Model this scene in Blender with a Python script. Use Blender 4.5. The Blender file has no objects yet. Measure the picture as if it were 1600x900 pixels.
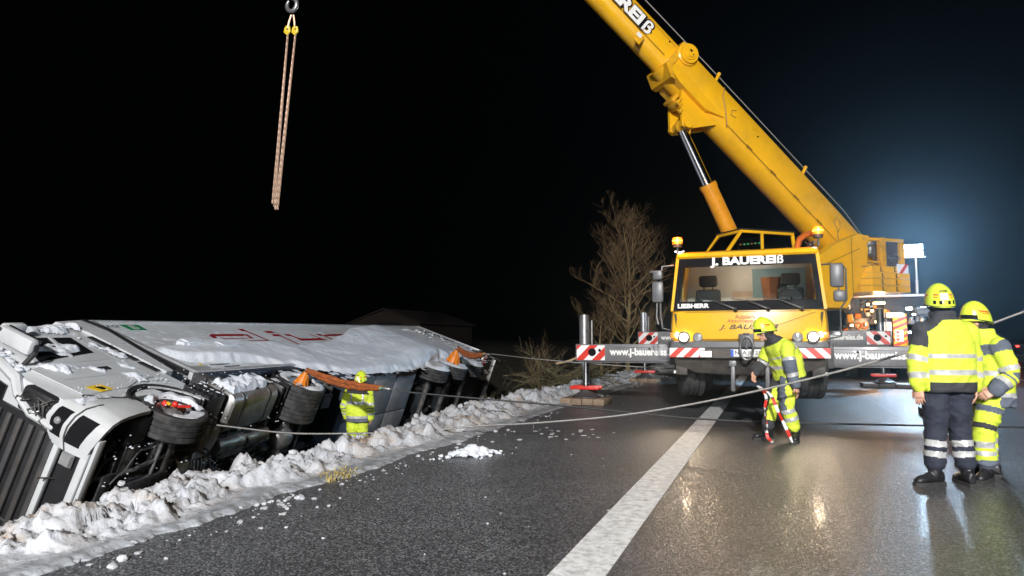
import bpy, bmesh, math, random
from math import sin, cos, pi, radians, sqrt, atan2
from mathutils import Vector, Matrix, noise, Quaternion
random.seed(7)
scene = bpy.context.scene
COL = scene.collection
V = Vector

# ------------------------------------------------------------------ camera
YAW = radians(20.8); PITCH = math.atan(83/1070)
cd = bpy.data.cameras.new('camera'); cam = bpy.data.objects.new('camera', cd); COL.objects.link(cam)
cam.location = (0, 0, 1.32); cam.rotation_euler = (pi/2+PITCH, 0, YAW)
cd.sensor_width = 36; cd.lens = 24.075; cd.clip_start = .05; cd.clip_end = 2000
cd.dof.use_dof = True; cd.dof.focus_distance = 11.5; cd.dof.aperture_fstop = 3.0
scene.camera = cam
# ------------------------------------------------------------------ world: night sky
w = bpy.data.worlds.new('World'); scene.world = w; w.use_nodes = True
wn = w.node_tree.nodes; wl = w.node_tree.links
sky = wn.new('ShaderNodeTexSky'); sky.sky_type = 'NISHITA'; sky.sun_disc = False
sky.sun_elevation = radians(-6); sky.sun_rotation = radians(200); sky.air_density = 1.0
wl.new(sky.outputs[0], wn['Background'].inputs[0]); wn['Background'].inputs[1].default_value = 0.05
scene.view_settings.view_transform = 'Standard'; scene.view_settings.look = 'None'
scene.view_settings.exposure = 0; scene.view_settings.gamma = 1
scene.cycles.use_denoising = True; scene.cycles.denoising_prefilter = 'ACCURATE'
scene.cycles.max_bounces = 8; scene.cycles.transparent_max_bounces = 12
scene.cycles.volume_bounces = 0; scene.cycles.volume_step_rate = 4
scene.cycles.caustics_reflective = False; scene.cycles.caustics_refractive = False
scene.cycles.sample_clamp_indirect = 6; scene.cycles.sample_clamp_direct = 30
# ------------------------------------------------------------------ lamps of the recovery site (floodlights standing behind the photographer)
def spot(name, loc, target, power, color, angle=70, size=.4, blend=.5):
    l = bpy.data.lights.new(name, 'SPOT'); l.energy = power; l.color = color
    l.spot_size = radians(angle); l.spot_blend = blend; l.shadow_soft_size = size
    o = bpy.data.objects.new(name, l); COL.objects.link(o); o.location = loc
    o.rotation_euler = (V(target)-V(loc)).to_track_quat('-Z', 'Y').to_euler()
    return o
def lamp(name, loc, power, color, size=.1):
    l = bpy.data.lights.new(name, 'POINT'); l.energy = power; l.color = color; l.shadow_soft_size = size
    o = bpy.data.objects.new(name, l); COL.objects.link(o); o.location = loc
    return o
spot('floodlight', (4.5, -20, 12.5), (-1.5, 14, 2.5), 63000, (1, .97, .94), 84, .6, .5)
spot('floodlight_truck', (1.5, -13, 6.0), (-9.0, 11, -.2), 6500, (.84, .92, 1.0), 70, .5, .6)

# ------------------------------------------------------------------ mesh helper
def arb(n):
    n = n.normalized(); a = V((0,0,1)) if abs(n.z) < .9 else V((1,0,0))
    x = a.cross(n).normalized(); return x, n.cross(x)
class MB:
    def __init__(s, T=None): s.v=[]; s.f=[]; s.m=[]; s.T=T
    def add(s, vs, fs, mi=0):
        b=len(s.v)
        s.v += [(s.T @ V(p)) if s.T else V(p) for p in vs]
        for f in fs: s.f.append([i+b for i in f]); s.m.append(mi)
        return s
    def box(s, c, size, mi=0, bev=0, R=None):
        c=V(c); hx,hy,hz=[q/2 for q in size]
        if bev<=0:
            vs=[(x,y,z) for x in(-hx,hx) for y in(-hy,hy) for z in(-hz,hz)]
            fs=[(0,1,3,2),(4,6,7,5),(0,4,5,1),(2,3,7,6),(0,2,6,4),(1,5,7,3)]
        else:
            bm=bmesh.new(); bmesh.ops.create_cube(bm,size=1)
            for q in bm.verts: q.co=V((q.co.x*2*hx,q.co.y*2*hy,q.co.z*2*hz))
            bmesh.ops.bevel(bm,geom=bm.edges[:],offset=min(bev,hx*.9,hy*.9,hz*.9),segments=2,affect='EDGES',profile=.5)
            bm.verts.index_update()
            vs=[q.co.copy() for q in bm.verts]; fs=[[q.index for q in f.verts] for f in bm.faces]; bm.free()
        vs=[(R@V(p) if R else V(p))+c for p in vs]
        return s.add(vs,fs,mi)
    def bar(s, p0, p1, wd, ht, mi=0, up=(0,0,1), bev=0):
        p0=V(p0);p1=V(p1);d=(p1-p0);L=d.length;d.normalize();u=V(up)
        if abs(d.dot(u))>.99:u=V((1,0,0))
        y=u.cross(d).normalized();z=d.cross(y)
        R=Matrix((d,y,z)).transposed()
        return s.box((p0+p1)/2,(L,wd,ht),mi,bev,R)
    def cyl(s, p0, p1, r0, r1=None, n=16, mi=0, caps=True):
        r1=r0 if r1 is None else r1
        p0=V(p0);p1=V(p1);x,y=arb(p1-p0)
        vs=[p0+(x*cos(2*pi*i/n)+y*sin(2*pi*i/n))*r0 for i in range(n)]+[p1+(x*cos(2*pi*i/n)+y*sin(2*pi*i/n))*r1 for i in range(n)]
        fs=[(i,(i+1)%n,n+(i+1)%n,n+i) for i in range(n)]
        if caps: fs+=[list(range(n))[::-1],list(range(n,2*n))]
        return s.add(vs,fs,mi)
    def lathe(s, prof, o, ax, n=24, mi=0, mis=None):
        o=V(o);ax=V(ax).normalized();x,y=arb(ax);k=len(prof)
        vs=[o+ax*h+(x*cos(2*pi*i/n)+y*sin(2*pi*i/n))*r for r,h in prof for i in range(n)]
        for j in range(k-1):
            fs=[(j*n+i,j*n+(i+1)%n,(j+1)*n+(i+1)%n,(j+1)*n+i) for i in range(n)]
            if j==0: s.add(vs,fs,mis[j] if mis else mi); b=len(s.v)-len(vs)
            else:
                for f in fs: s.f.append([q+b for q in f]); s.m.append(mis[j] if mis else mi)
        return s
    def loft(s, rings, mi=0, caps=True, closed=True):
        n=len(rings[0]);vs=[p for r in rings for p in r];fs=[]
        for j in range(len(rings)-1):
            for i in range(n if closed else n-1):
                fs.append((j*n+i,j*n+(i+1)%n,(j+1)*n+(i+1)%n,(j+1)*n+i))
        if caps and closed: fs+=[list(range(n))[::-1],list(range((len(rings)-1)*n,len(rings)*n))]
        return s.add(vs,fs,mi)
    def tube(s, pts, r, n=8, mi=0):
        pts=[V(p) for p in pts];rs=r if isinstance(r,(list,tuple)) else [r]*len(pts)
        rings=[];x=None
        for i,p in enumerate(pts):
            d=(pts[min(i+1,len(pts)-1)]-pts[max(i-1,0)]).normalized()
            if x is None: x,y=arb(d)
            else:
                x=(x-d*x.dot(d)).normalized();y=d.cross(x)
            rings.append([p+(x*cos(2*pi*k/n)+y*sin(2*pi*k/n))*rs[i] for k in range(n)])
        return s.loft(rings,mi)
    def prism(s, poly, o, ux, uy, depth, mi=0):
        # polygon in plane (ux,uy) at o, extruded by depth along ux x uy
        o=V(o);ux=V(ux).normalized();uy=V(uy).normalized();uz=ux.cross(uy).normalized()
        a=sum(poly[i][0]*poly[(i+1)%len(poly)][1]-poly[(i+1)%len(poly)][0]*poly[i][1] for i in range(len(poly)))
        if a<0: poly=poly[::-1]
        n=len(poly)
        vs=[o+ux*p[0]+uy*p[1] for p in poly]+[o+ux*p[0]+uy*p[1]+uz*depth for p in poly]
        fs=[list(range(n))[::-1],list(range(n,2*n))]+[(i,(i+1)%n,n+(i+1)%n,n+i) for i in range(n)]
        if depth<0: fs=[f[::-1] for f in fs]
        return s.add(vs,fs,mi)
    def ball(s, c, r, mi=0, n=10, m=7, R=None):
        c=V(c); r=(r,r,r) if not isinstance(r,(tuple,list,Vector)) else r
        vs=[];fs=[]
        for j in range(m+1):
            t=pi*j/m
            for i in range(n):
                p=V((sin(t)*cos(2*pi*i/n)*r[0],sin(t)*sin(2*pi*i/n)*r[1],cos(t)*r[2]))
                vs.append((R@p if R else p)+c)
        for j in range(m):
            for i in range(n): fs.append((j*n+i,(j+1)*n+i,(j+1)*n+(i+1)%n,j*n+(i+1)%n))
        return s.add(vs,fs,mi)
    def mesh(s, name, mats, smooth=True, ang=38):
        me=bpy.data.meshes.new(name); me.from_pydata([tuple(p) for p in s.v],[],s.f)
        for m in (mats if isinstance(mats,(list,tuple)) else [mats]): me.materials.append(m)
        me.polygons.foreach_set('material_index',s.m)
        bm=bmesh.new(); bm.from_mesh(me)
        bmesh.ops.remove_doubles(bm,verts=bm.verts[:],dist=1e-5)
        bmesh.ops.recalc_face_normals(bm,faces=bm.faces[:]); bm.to_mesh(me); bm.free()
        if smooth:
            me.shade_smooth(); me.set_sharp_from_angle(angle=radians(ang))
        me.update(); return me
    def obj(s, name, mats, parent=None, smooth=True, ang=38, **kw):
        return link(name, s.mesh(name,mats,smooth,ang), parent, **kw)
def link(name, me, parent=None, label=None, cat=None, group=None, kind=None, loc=None):
    o=bpy.data.objects.new(name,me); COL.objects.link(o)
    if parent: o.parent=parent
    if loc is not None: o.location=loc
    tag(o,label,cat,group,kind); return o
def tag(o,label=None,cat=None,group=None,kind=None):
    if label:o['label']=label
    if cat:o['category']=cat
    if group:o['group']=group
    if kind:o['kind']=kind
    return o
def empty(name, loc=(0,0,0), label=None, cat=None, group=None, M=None):
    o=bpy.data.objects.new(name,None); COL.objects.link(o); o.location=loc
    o.empty_display_size=.2
    if M is not None: o.matrix_world=M
    return tag(o,label,cat,group)
def dup(o, parent, loc=None):
    c=o.copy(); COL.objects.link(c); c.parent=parent
    if loc is not None: c.location=loc
    for ch in list(o.children):
        d=ch.copy(); COL.objects.link(d); d.parent=c
    return c
def text(name, body, height, o, ux, uy, mat, parent, width=None, align='CENTER', bold=.0, depth=.004, shear=0, label=None, cap=False):
    cu=bpy.data.curves.new(name,'FONT'); cu.body=body; cu.size=1; cu.offset=bold; cu.align_x=align; cu.align_y='BOTTOM_BASELINE' if False else 'CENTER'
    cu.extrude=.001; cu.shear=shear; cu.resolution_u=3
    t=bpy.data.objects.new('tmp',cu); COL.objects.link(t)
    dg=bpy.context.evaluated_depsgraph_get(); me=bpy.data.meshes.new_from_object(t.evaluated_get(dg))
    bpy.data.objects.remove(t)
    xs=[q.co.x for q in me.vertices]; ys=[q.co.y for q in me.vertices]
    sy=height/(max(ys)-min(ys)); sx=(width/(max(xs)-min(xs))) if width else sy
    if cap:
        mid=sorted(ys); 
        e=bpy.data.curves.new('e','FONT'); e.body='E'; e.size=1; e.align_y='CENTER'; te=bpy.data.objects.new('e',e); COL.objects.link(te); dg=bpy.context.evaluated_depsgraph_get(); m2=bpy.data.meshes.new_from_object(te.evaluated_get(dg)); bpy.data.objects.remove(te)
        ye=[q.co.y for q in m2.vertices]; sy=height/(max(ye)-min(ye)+2*bold); sx=(width/(max(xs)-min(xs))) if width else sy; ys=ye
    cx=(max(xs)+min(xs))/2 if align=='CENTER' else min(xs); cy=(max(ys)+min(ys))/2
    o=V(o);ux=V(ux).normalized();uy=V(uy).normalized();uz=ux.cross(uy)
    for q in me.vertices:
        q.co=o+ux*((q.co.x-cx)*sx)+uy*((q.co.y-cy)*sy)+uz*(depth if q.co.z>0 else 0)
    me.materials.clear(); me.materials.append(mat)
    return link(name,me,parent,label=label)

# ------------------------------------------------------------------ materials
def pmat(name, col, rough=.5, metal=0, var=.12, scale=6, bump=0, bscale=60, spec=.5, dirt=None, damt=.5, dscale=2.5, coat=0, emit=None, estr=0):
    m=bpy.data.materials.new(name); m.use_nodes=True; nt=m.node_tree; N=nt.nodes; L=nt.links
    b=N['Principled BSDF']; b.inputs['Roughness'].default_value=rough; b.inputs['Metallic'].default_value=metal
    b.inputs['Specular IOR Level'].default_value=spec; b.inputs['Coat Weight'].default_value=coat
    b.inputs['Coat Roughness'].default_value=.08
    tc=N.new('ShaderNodeTexCoord')
    nz=N.new('ShaderNodeTexNoise'); nz.inputs['Scale'].default_value=scale; nz.inputs['Detail'].default_value=5
    L.new(tc.outputs['Object'],nz.inputs['Vector'])
    mr=N.new('ShaderNodeMapRange'); mr.inputs[1].default_value=.3; mr.inputs[2].default_value=.7
    mr.inputs[3].default_value=1-var; mr.inputs[4].default_value=1+var; L.new(nz.outputs[0],mr.inputs[0])
    mx=N.new('ShaderNodeMix'); mx.data_type='RGBA'; mx.blend_type='MULTIPLY'; mx.inputs[0].default_value=1
    mx.inputs[6].default_value=(*col,1)
    L.new(mr.outputs[0],mx.inputs[7]); out=mx.outputs[2]
    if dirt:
        n2=N.new('ShaderNodeTexNoise'); n2.inputs['Scale'].default_value=dscale; n2.inputs['Detail'].default_value=8; n2.inputs['Roughness'].default_value=.7
        L.new(tc.outputs['Object'],n2.inputs['Vector'])
        r2=N.new('ShaderNodeMapRange'); r2.inputs[1].default_value=.45; r2.inputs[2].default_value=.7; r2.inputs[4].default_value=damt; L.new(n2.outputs[0],r2.inputs[0])
        m2=N.new('ShaderNodeMix'); m2.data_type='RGBA'; L.new(r2.outputs[0],m2.inputs[0]); L.new(out,m2.inputs[6]); m2.inputs[7].default_value=(*dirt,1); out=m2.outputs[2]
    L.new(out,b.inputs['Base Color'])
    rr=N.new('ShaderNodeMapRange'); rr.inputs[3].default_value=max(.02,rough-.1); rr.inputs[4].default_value=min(1,rough+.1); L.new(nz.outputs[0],rr.inputs[0]); L.new(rr.outputs[0],b.inputs['Roughness'])
    if bump:
        n3=N.new('ShaderNodeTexNoise'); n3.inputs['Scale'].default_value=bscale; n3.inputs['Detail'].default_value=4; L.new(tc.outputs['Object'],n3.inputs['Vector'])
        bp=N.new('ShaderNodeBump'); bp.inputs['Strength'].default_value=bump; bp.inputs['Distance'].default_value=.01; L.new(n3.outputs[0],bp.inputs['Height']); L.new(bp.outputs[0],b.inputs['Normal'])
    if emit:
        b.inputs['Emission Color'].default_value=(*emit,1); b.inputs['Emission Strength'].default_value=estr
    return m
def glass(name, tint=(.8,.85,.85), refl=1.0):
    m=bpy.data.materials.new(name); m.use_nodes=True; nt=m.node_tree; N=nt.nodes; L=nt.links
    N.remove(N['Principled BSDF'])
    t=N.new('ShaderNodeBsdfTransparent'); t.inputs[0].default_value=(*tint,1)
    g=N.new('ShaderNodeBsdfGlossy'); g.inputs['Roughness'].default_value=.03
    f=N.new('ShaderNodeFresnel'); f.inputs[0].default_value=1.5
    x=N.new('ShaderNodeMixShader'); L.new(f.outputs[0],x.inputs[0]); L.new(t.outputs[0],x.inputs[1]); L.new(g.outputs[0],x.inputs[2]); L.new(x.outputs[0],N['Material Output'].inputs[0])
    return m
K={}
K['yellow']=pmat('yellow_paint',(.85,.45,.010),.3,0,.05,1.5,dirt=(.34,.2,.05),damt=.3,dscale=1.7,coat=.5)
K['yellow2']=pmat('yellow_paint_worn',(.74,.38,.012),.4,0,.08,2,dirt=(.2,.12,.04),damt=.5,dscale=2.5,coat=.3)
K['seam']=pmat('panel_gap',(.03,.02,.01),.7)
K['dgrey']=pmat('dark_grey_metal',(.07,.07,.075),.5,.3,.2,4,dirt=(.11,.09,.075),damt=.6)
K['grey']=pmat('grey_painted_steel',(.17,.17,.18),.45,.2,.15,2,dirt=(.09,.08,.075),damt=.6,dscale=2,coat=.2)
K['chassis']=pmat('dirty_chassis',(.045,.04,.038),.6,.2,.3,5,bump=.3,bscale=40,dirt=(.12,.095,.075),damt=.6)
K['mirror']=pmat('mirror_housing',(.12,.12,.13),.4)
K['black']=pmat('black_plastic',(.018,.018,.02),.45,0,.2,5)
K['frit']=pmat('black_glass',(.012,.012,.014),.12,0,.1,3)
K['chrome']=pmat('chrome_rod',(.75,.77,.8),.12,1,.05,3)
K['steel']=pmat('worn_steel',(.35,.35,.36),.4,.8,.2,8)
K['rubber']=pmat('tyre_rubber',(.03,.03,.032),.65,0,.3,10,bump=.35,bscale=80,dirt=(.12,.11,.1),damt=.45,dscale=5)
K['rim']=pmat('wheel_rim',(.3,.3,.31),.45,.6,.2,8,dirt=(.1,.08,.07),damt=.7)
K['white_refl']=pmat('white_reflective',(.8,.8,.8),.35,0,.06,6)
K['red_refl']=pmat('red_reflective',(.62,.035,.02),.35,0,.08,6)
K['red']=pmat('red_paint',(.6,.03,.02),.4,0,.1,6)
K['text']=pmat('white_lettering',(.8,.8,.78),.5,0,.06,8)
K['textdim']=pmat('black_lettering',(.02,.018,.015),.5)
K['textred']=pmat('brown_lettering',(.4,.12,.02),.5)
K['blue']=pmat('plate_blue',(.01,.09,.5),.4)
K['plate']=pmat('plate_white',(.75,.75,.74),.35)
K['head']=pmat('lit_headlamp',(.9,.9,.85),.2,emit=(1,.70,.40),estr=330)
K['fog']=pmat('lit_fog_lamp',(.9,.9,.9),.15,0,.3,30,emit=(.9,.95,1),estr=.35)
K['lens']=pmat('clear_lens',(.35,.35,.36),.1,.3)
K['amber']=pmat('lit_amber_lens',(.9,.25,.02),.2,emit=(1,.2,.01),estr=1.0)
K['amberhot']=pmat('lit_amber_bulb',(1,.6,.2),.2,emit=(1,.36,.05),estr=2.6)
K['amberdim']=pmat('amber_lens',(.75,.25,.03),.25,emit=(1,.35,.08),estr=.25)
K['mast']=pmat('lit_mast_lamp',(.9,.95,1),.2,emit=(.7,.87,1),estr=520)
K['work']=pmat('lit_work_lamp',(.9,.95,1),.2,emit=(.78,.9,1),estr=30)
K['workwarm']=pmat('lit_warm_lamp',(1,.7,.4),.2,emit=(1,.55,.2),estr=14)
K['tail']=pmat('lit_tail_lamp',(.8,.02,.02),.2,emit=(1,.03,.02),estr=14)
K['wind']=glass('windscreen_glass',(.78,.84,.84))
K['sideglass']=glass('tinted_cab_glass',(.35,.4,.4))
K['seat']=pmat('dark_seat_fabric',(.03,.03,.034),.85,0,.2,20)
K['cabin']=pmat('grey_cab_lining',(.45,.44,.43),.7,0,.12,3)
K['curtain']=pmat('blue_grey_curtain',(.16,.25,.3),.8,0,.1,4)
K['brown']=pmat('brown_jacket_cloth',(.2,.08,.035),.85,0,.2,6)
K['white']=pmat('white_truck_paint',(.52,.535,.55),.35,0,.05,2,dirt=(.38,.36,.34),damt=.35,dscale=2.5,coat=.3)
K['trail']=pmat('trailer_side_white',(.52,.54,.56),.4,0,.05,1.2,dirt=(.45,.44,.42),damt=.4,dscale=1.5)
K['alu']=pmat('aluminium_rail',(.55,.56,.58),.38,.6,.1,4)
K['navy']=pmat('dark_blue_rail',(.03,.04,.06),.45,.2,.2,3)
K['green']=pmat('green_sticker',(.01,.18,.07),.4)
K['maroon']=pmat('dark_red_lettering',(.24,.005,.014),.6,spec=.15)
K['belly']=pmat('grey_belly_panel',(.26,.26,.27),.5,.1,.15,2,bump=.1,bscale=20,dirt=(.1,.09,.08),damt=.6,dscale=1.8)
K['under']=pmat('oily_underbody',(.05,.052,.06),.24,.3,.4,6,bump=.5,bscale=25,dirt=(.09,.075,.06),damt=.6,dscale=4)
K['under2']=pmat('cast_metal',(.22,.215,.21),.34,.6,.4,7,bump=.5,bscale=40,dirt=(.05,.045,.04),damt=.6,dscale=4)
K['tank']=pmat('fuel_tank_metal',(.32,.31,.3),.42,.6,.2,3,dirt=(.12,.11,.1),damt=.75,dscale=2)
K['orange']=pmat('orange_paint',(.75,.22,.01),.45,0,.12,6,dirt=(.2,.08,.02),damt=.5,dscale=8)
K['sling']=pmat('orange_webbing',(.42,.11,.025),.85,0,.3,12,bump=.6,bscale=60,dirt=(.2,.06,.025),damt=.7,dscale=9)
K['rope']=pmat('steel_wire_rope',(.3,.29,.28),.45,.6,.25,60,bump=.6,bscale=160)
K['ropedark']=pmat('dark_wire_rope',(.05,.05,.052),.5,.4,.25,60,bump=.6,bscale=160)
K['chain']=pmat('chain_steel',(.36,.24,.17),.45,.6,.2,40)
K['brass']=pmat('yellow_chain_hook',(.7,.5,.03),.4,0,.1,10)
K['wood']=pmat('weathered_timber',(.24,.17,.115),.8,0,.3,4,bump=.4,bscale=30,dirt=(.09,.07,.055),damt=.6,dscale=6)
K['bark']=pmat('bark',(.2,.15,.07),.9,0,.35,10,bump=.5,bscale=60)
K['twig']=pmat('twigs',(.17,.11,.055),.9,0,.3,4)
K['brush']=pmat('mossy_brushwood',(.11,.09,.045),.9,0,.35,5)
K['palewood']=pmat('broken_wood',(.45,.33,.2),.8,0,.2,10)
K['hivis']=pmat('fluorescent_yellow_cloth',(.60,.72,.05),.75,0,.06,5,bump=.25,bscale=25)
K['silver']=pmat('silver_reflective_tape',(.55,.55,.54),.35,.25,.08,30)
K['navycloth']=pmat('dark_navy_cloth',(.022,.026,.042),.85,0,.2,8,bump=.3,bscale=40)
K['blackcloth']=pmat('charcoal_cloth',(.035,.035,.04),.85,0,.2,8,bump=.3,bscale=40)
K['greycloth']=pmat('slate_grey_cloth',(.1,.115,.15),.85,0,.2,8,bump=.3,bscale=40)
K['leather']=pmat('black_leather',(.016,.016,.018),.4,0,.3,20,bump=.2,bscale=60)
K['sole']=pmat('boot_sole',(.03,.028,.026),.8,0,.3,20)
K['skin']=pmat('skin',(.55,.3,.21),.5,0,.12,20,bump=.1,bscale=80)
K['helmet']=pmat('fluorescent_helmet',(.66,.80,.05),.28,0,.04,4,coat=.4)
K['helmetpale']=pmat('pale_helmet_patch',(.75,.72,.55),.3,0,.04,4)
K['eye']=pmat('eye_white',(.7,.68,.65),.2)
K['dark']=pmat('pupil',(.02,.015,.01),.2)
K['guard']=pmat('galvanised_rail',(.35,.36,.37),.45,.6,.15,2,dirt=(.2,.19,.17),damt=.5)
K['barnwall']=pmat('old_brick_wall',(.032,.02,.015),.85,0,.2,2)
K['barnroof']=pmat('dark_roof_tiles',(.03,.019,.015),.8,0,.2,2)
K['sign']=pmat('sticker_yellow',(.75,.5,.02),.4)
K['hose']=pmat('amber_lit_pipe',(.55,.16,.03),.3,.4,.1,5)  # amber beacon light on the pipe is put into its base colour

def snowmat(name, tint=(.64,.665,.71), dirty=0):
    m=bpy.data.materials.new(name); m.use_nodes=True; N=m.node_tree.nodes; L=m.node_tree.links
    b=N['Principled BSDF']; b.inputs['Roughness'].default_value=.55; b.inputs['Specular IOR Level'].default_value=.4
    tc=N.new('ShaderNodeTexCoord'); out=None
    n1=N.new('ShaderNodeTexNoise'); n1.inputs['Scale'].default_value=2.2; n1.inputs['Detail'].default_value=9; n1.inputs['Roughness'].default_value=.68; L.new(tc.outputs['Object'],n1.inputs['Vector'])
    r=N.new('ShaderNodeValToRGB'); e=r.color_ramp.elements
    if dirty:
        e[0].position=.30; e[0].color=(.2,.125,.075,1); e[1].position=.62; e[1].color=(*tint,1)
        q=e.new(.37); q.color=(.37,.33,.30,1); q=e.new(.44); q.color=(.42,.42,.435,1)
    else:
        e[0].position=.3; e[0].color=(tint[0]*.82,tint[1]*.83,tint[2]*.86,1); e[1].position=.6; e[1].color=(*tint,1)
    L.new(n1.outputs[0],r.inputs[0]); L.new(r.outputs[0],b.inputs['Base Color'])
    n2=N.new('ShaderNodeTexNoise'); n2.inputs['Scale'].default_value=28; n2.inputs['Detail'].default_value=6; L.new(tc.outputs['Object'],n2.inputs['Vector'])
    bp=N.new('ShaderNodeBump'); bp.inputs['Strength'].default_value=.55; bp.inputs['Distance'].default_value=.02; L.new(n2.outputs[0],bp.inputs['Height']); L.new(bp.outputs[0],b.inputs['Normal'])
    return m
K['snow']=snowmat('snow'); K['snowdirty']=snowmat('ploughed_snow',(.43,.45,.485),1)
K['slush']=pmat('icy_slush',(.36,.38,.41),.35,0,.3,6,bump=.9,bscale=24,dirt=(.12,.12,.12),damt=.8,dscale=9)

def asphalt():
    m=bpy.data.materials.new('wet_asphalt'); m.use_nodes=True; N=m.node_tree.nodes; L=m.node_tree.links; b=N['Principled BSDF']
    tc=N.new('ShaderNodeTexCoord')
    def nz(sc,det=4,ro=.6):
        n=N.new('ShaderNodeTexNoise'); n.inputs['Scale'].default_value=sc; n.inputs['Detail'].default_value=det; n.inputs['Roughness'].default_value=ro; L.new(tc.outputs['Object'],n.inputs['Vector']); return n
    def mr(src,a,bb,c,d):
        r=N.new('ShaderNodeMapRange'); r.inputs[1].default_value=a; r.inputs[2].default_value=bb; r.inputs[3].default_value=c; r.inputs[4].default_value=d; L.new(src,r.inputs[0]); return r
    vo=N.new('ShaderNodeTexVoronoi'); vo.inputs['Scale'].default_value=84; L.new(tc.outputs['Object'],vo.inputs['Vector'])
    stone=N.new('ShaderNodeValToRGB'); e=stone.color_ramp.elements
    e[0].position=0; e[0].color=(.026,.027,.03,1); e[1].position=1; e[1].color=(.25,.255,.265,1)
    q=e.new(.6); q.color=(.075,.079,.087,1)
    sep=N.new('ShaderNodeSeparateColor'); L.new(vo.outputs['Color'],sep.inputs[0]); L.new(sep.outputs[0],stone.inputs[0])
    big=nz(.45,5); br=mr(big.outputs[0],.35,.65,.75,1.2)
    mx=N.new('ShaderNodeMix'); mx.data_type='RGBA'; mx.blend_type='MULTIPLY'; mx.inputs[0].default_value=1; L.new(stone.outputs[0],mx.inputs[6]); L.new(br.outputs[0],mx.inputs[7])
    L.new(mx.outputs[2],b.inputs['Base Color'])
    # wetness: traffic lane (x > -1) wetter than the shoulder
    sx=N.new('ShaderNodeSeparateXYZ'); L.new(tc.outputs['Object'],sx.inputs[0])
    wet=mr(sx.outputs[0],-4.2,3.2,0,1)
    n2=nz(.8,5); add=N.new('ShaderNodeMath'); add.operation='MULTIPLY_ADD'; L.new(n2.outputs[0],add.inputs[0]); add.inputs[1].default_value=.3; L.new(wet.outputs[0],add.inputs[2])
    ro=mr(add.outputs[0],.1,1.4,.44,.285); L.new(ro.outputs[0],b.inputs['Roughness'])
    b.inputs['Specular IOR Level'].default_value=.55
    hb=mr(vo.outputs['Distance'],0,.7,1,0)
    bs=mr(add.outputs[0],.1,1.6,.75,.38)
    bp=N.new('ShaderNodeBump'); bp.inputs['Distance'].default_value=.006; bp.inputs['Strength'].default_value=.55; L.new(hb.outputs[0],bp.inputs['Height'])
    L.new(bp.outputs[0],b.inputs['Normal'])
    cw=mr(add.outputs[0],.1,1.6,0,1.0); L.new(cw.outputs[0],b.inputs['Coat Weight']); b.inputs['Coat Roughness'].default_value=.11; b.inputs['Coat IOR'].default_value=1.33
    b2=N.new('ShaderNodeBump'); b2.inputs['Distance'].default_value=.004; b2.inputs['Strength'].default_value=.36; L.new(hb.outputs[0],b2.inputs['Height']); L.new(b2.outputs[0],b.inputs['Coat Normal'])
    return m
K['asphalt']=asphalt()
def paintmat():
    m=pmat('road_marking_paint',(.82,.83,.83),.42,0,.1,8,bump=.6,bscale=110,dirt=(.16,.16,.155),damt=.75,dscale=14); return m
K['marking']=paintmat()
def groundmat():
    m=bpy.data.materials.new('winter_ground'); m.use_nodes=True; N=m.node_tree.nodes; L=m.node_tree.links; b=N['Principled BSDF']; b.inputs['Roughness'].default_value=.9
    tc=N.new('ShaderNodeTexCoord')
    n=N.new('ShaderNodeTexNoise'); n.inputs['Scale'].default_value=.9; n.inputs['Detail'].default_value=9; n.inputs['Roughness'].default_value=.7; L.new(tc.outputs['Object'],n.inputs['Vector'])
    r=N.new('ShaderNodeValToRGB'); e=r.color_ramp.elements; e[0].position=.35; e[0].color=(.018,.016,.01,1); e[1].position=.66; e[1].color=(.55,.58,.62,1)
    q=e.new(.52); q.color=(.04,.034,.018,1); q=e.new(.6); q.color=(.06,.05,.03,1)
    L.new(n.outputs[0],r.inputs[0]); L.new(r.outputs[0],b.inputs['Base Color'])
    n2=N.new('ShaderNodeTexNoise'); n2.inputs['Scale'].default_value=14; n2.inputs['Detail'].default_value=6; L.new(tc.outputs['Object'],n2.inputs['Vector'])
    bp=N.new('ShaderNodeBump'); bp.inputs['Strength'].default_value=.8; bp.inputs['Distance'].default_value=.08; L.new(n2.outputs[0],bp.inputs['Height']); L.new(bp.outputs[0],b.inputs['Normal'])
    return m
K['ground']=groundmat()
K['field']=pmat('dark_field_soil',(.022,.018,.011),.95,0,.4,.5,bump=.5,bscale=3)
# ================================================================== SETTING
def terr(x, y):
    """ground height west of the road"""
    n=noise.noise(V((x*.35,y*.35,3.1)))*.12+noise.noise(V((x*1.3,y*1.3,1.7)))*.05
    fade=min(1,max(0,(-x-4.8)/1.2))
    bot=-2.12+.028*(min(max(y,5),30)-5)
    if x>-5.2: z=-.03
    elif x>-9.3: t=(-5.2-x)/4.1; z=-.03+(bot+.03)*(t*t*(3-2*t)*.35+t*.65)
    elif x>-13.4: z=bot+(-9.3-x)/4.1*1.28
    elif x>-19: z=bot+1.28+(-13.4-x)/5.6*.9
    else: z=bot+2.18+min(2.5,(-19-x)*.02)
    return z+n*fade
def grid_mesh(xs, ys, fn):
    b=MB(); nx=len(xs)
    vs=[fn(x,y) for y in ys for x in xs]
    b.v=[V(p) for p in vs]
    for j in range(len(ys)-1):
        for i in range(nx-1):
            b.f.append([j*nx+i,j*nx+i+1,(j+1)*nx+i+1,(j+1)*nx+i]); b.m.append(0)
    return b
def fast(b,name,mat,**kw):
    me=bpy.data.meshes.new(name); me.from_pydata([tuple(p) for p in b.v],[],b.f); me.materials.append(mat) if not isinstance(mat,list) else [me.materials.append(q) for q in mat]
    if isinstance(mat,list): me.polygons.foreach_set('material_index',b.m)
    me.shade_smooth(); return link(name,me,**kw)
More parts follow.
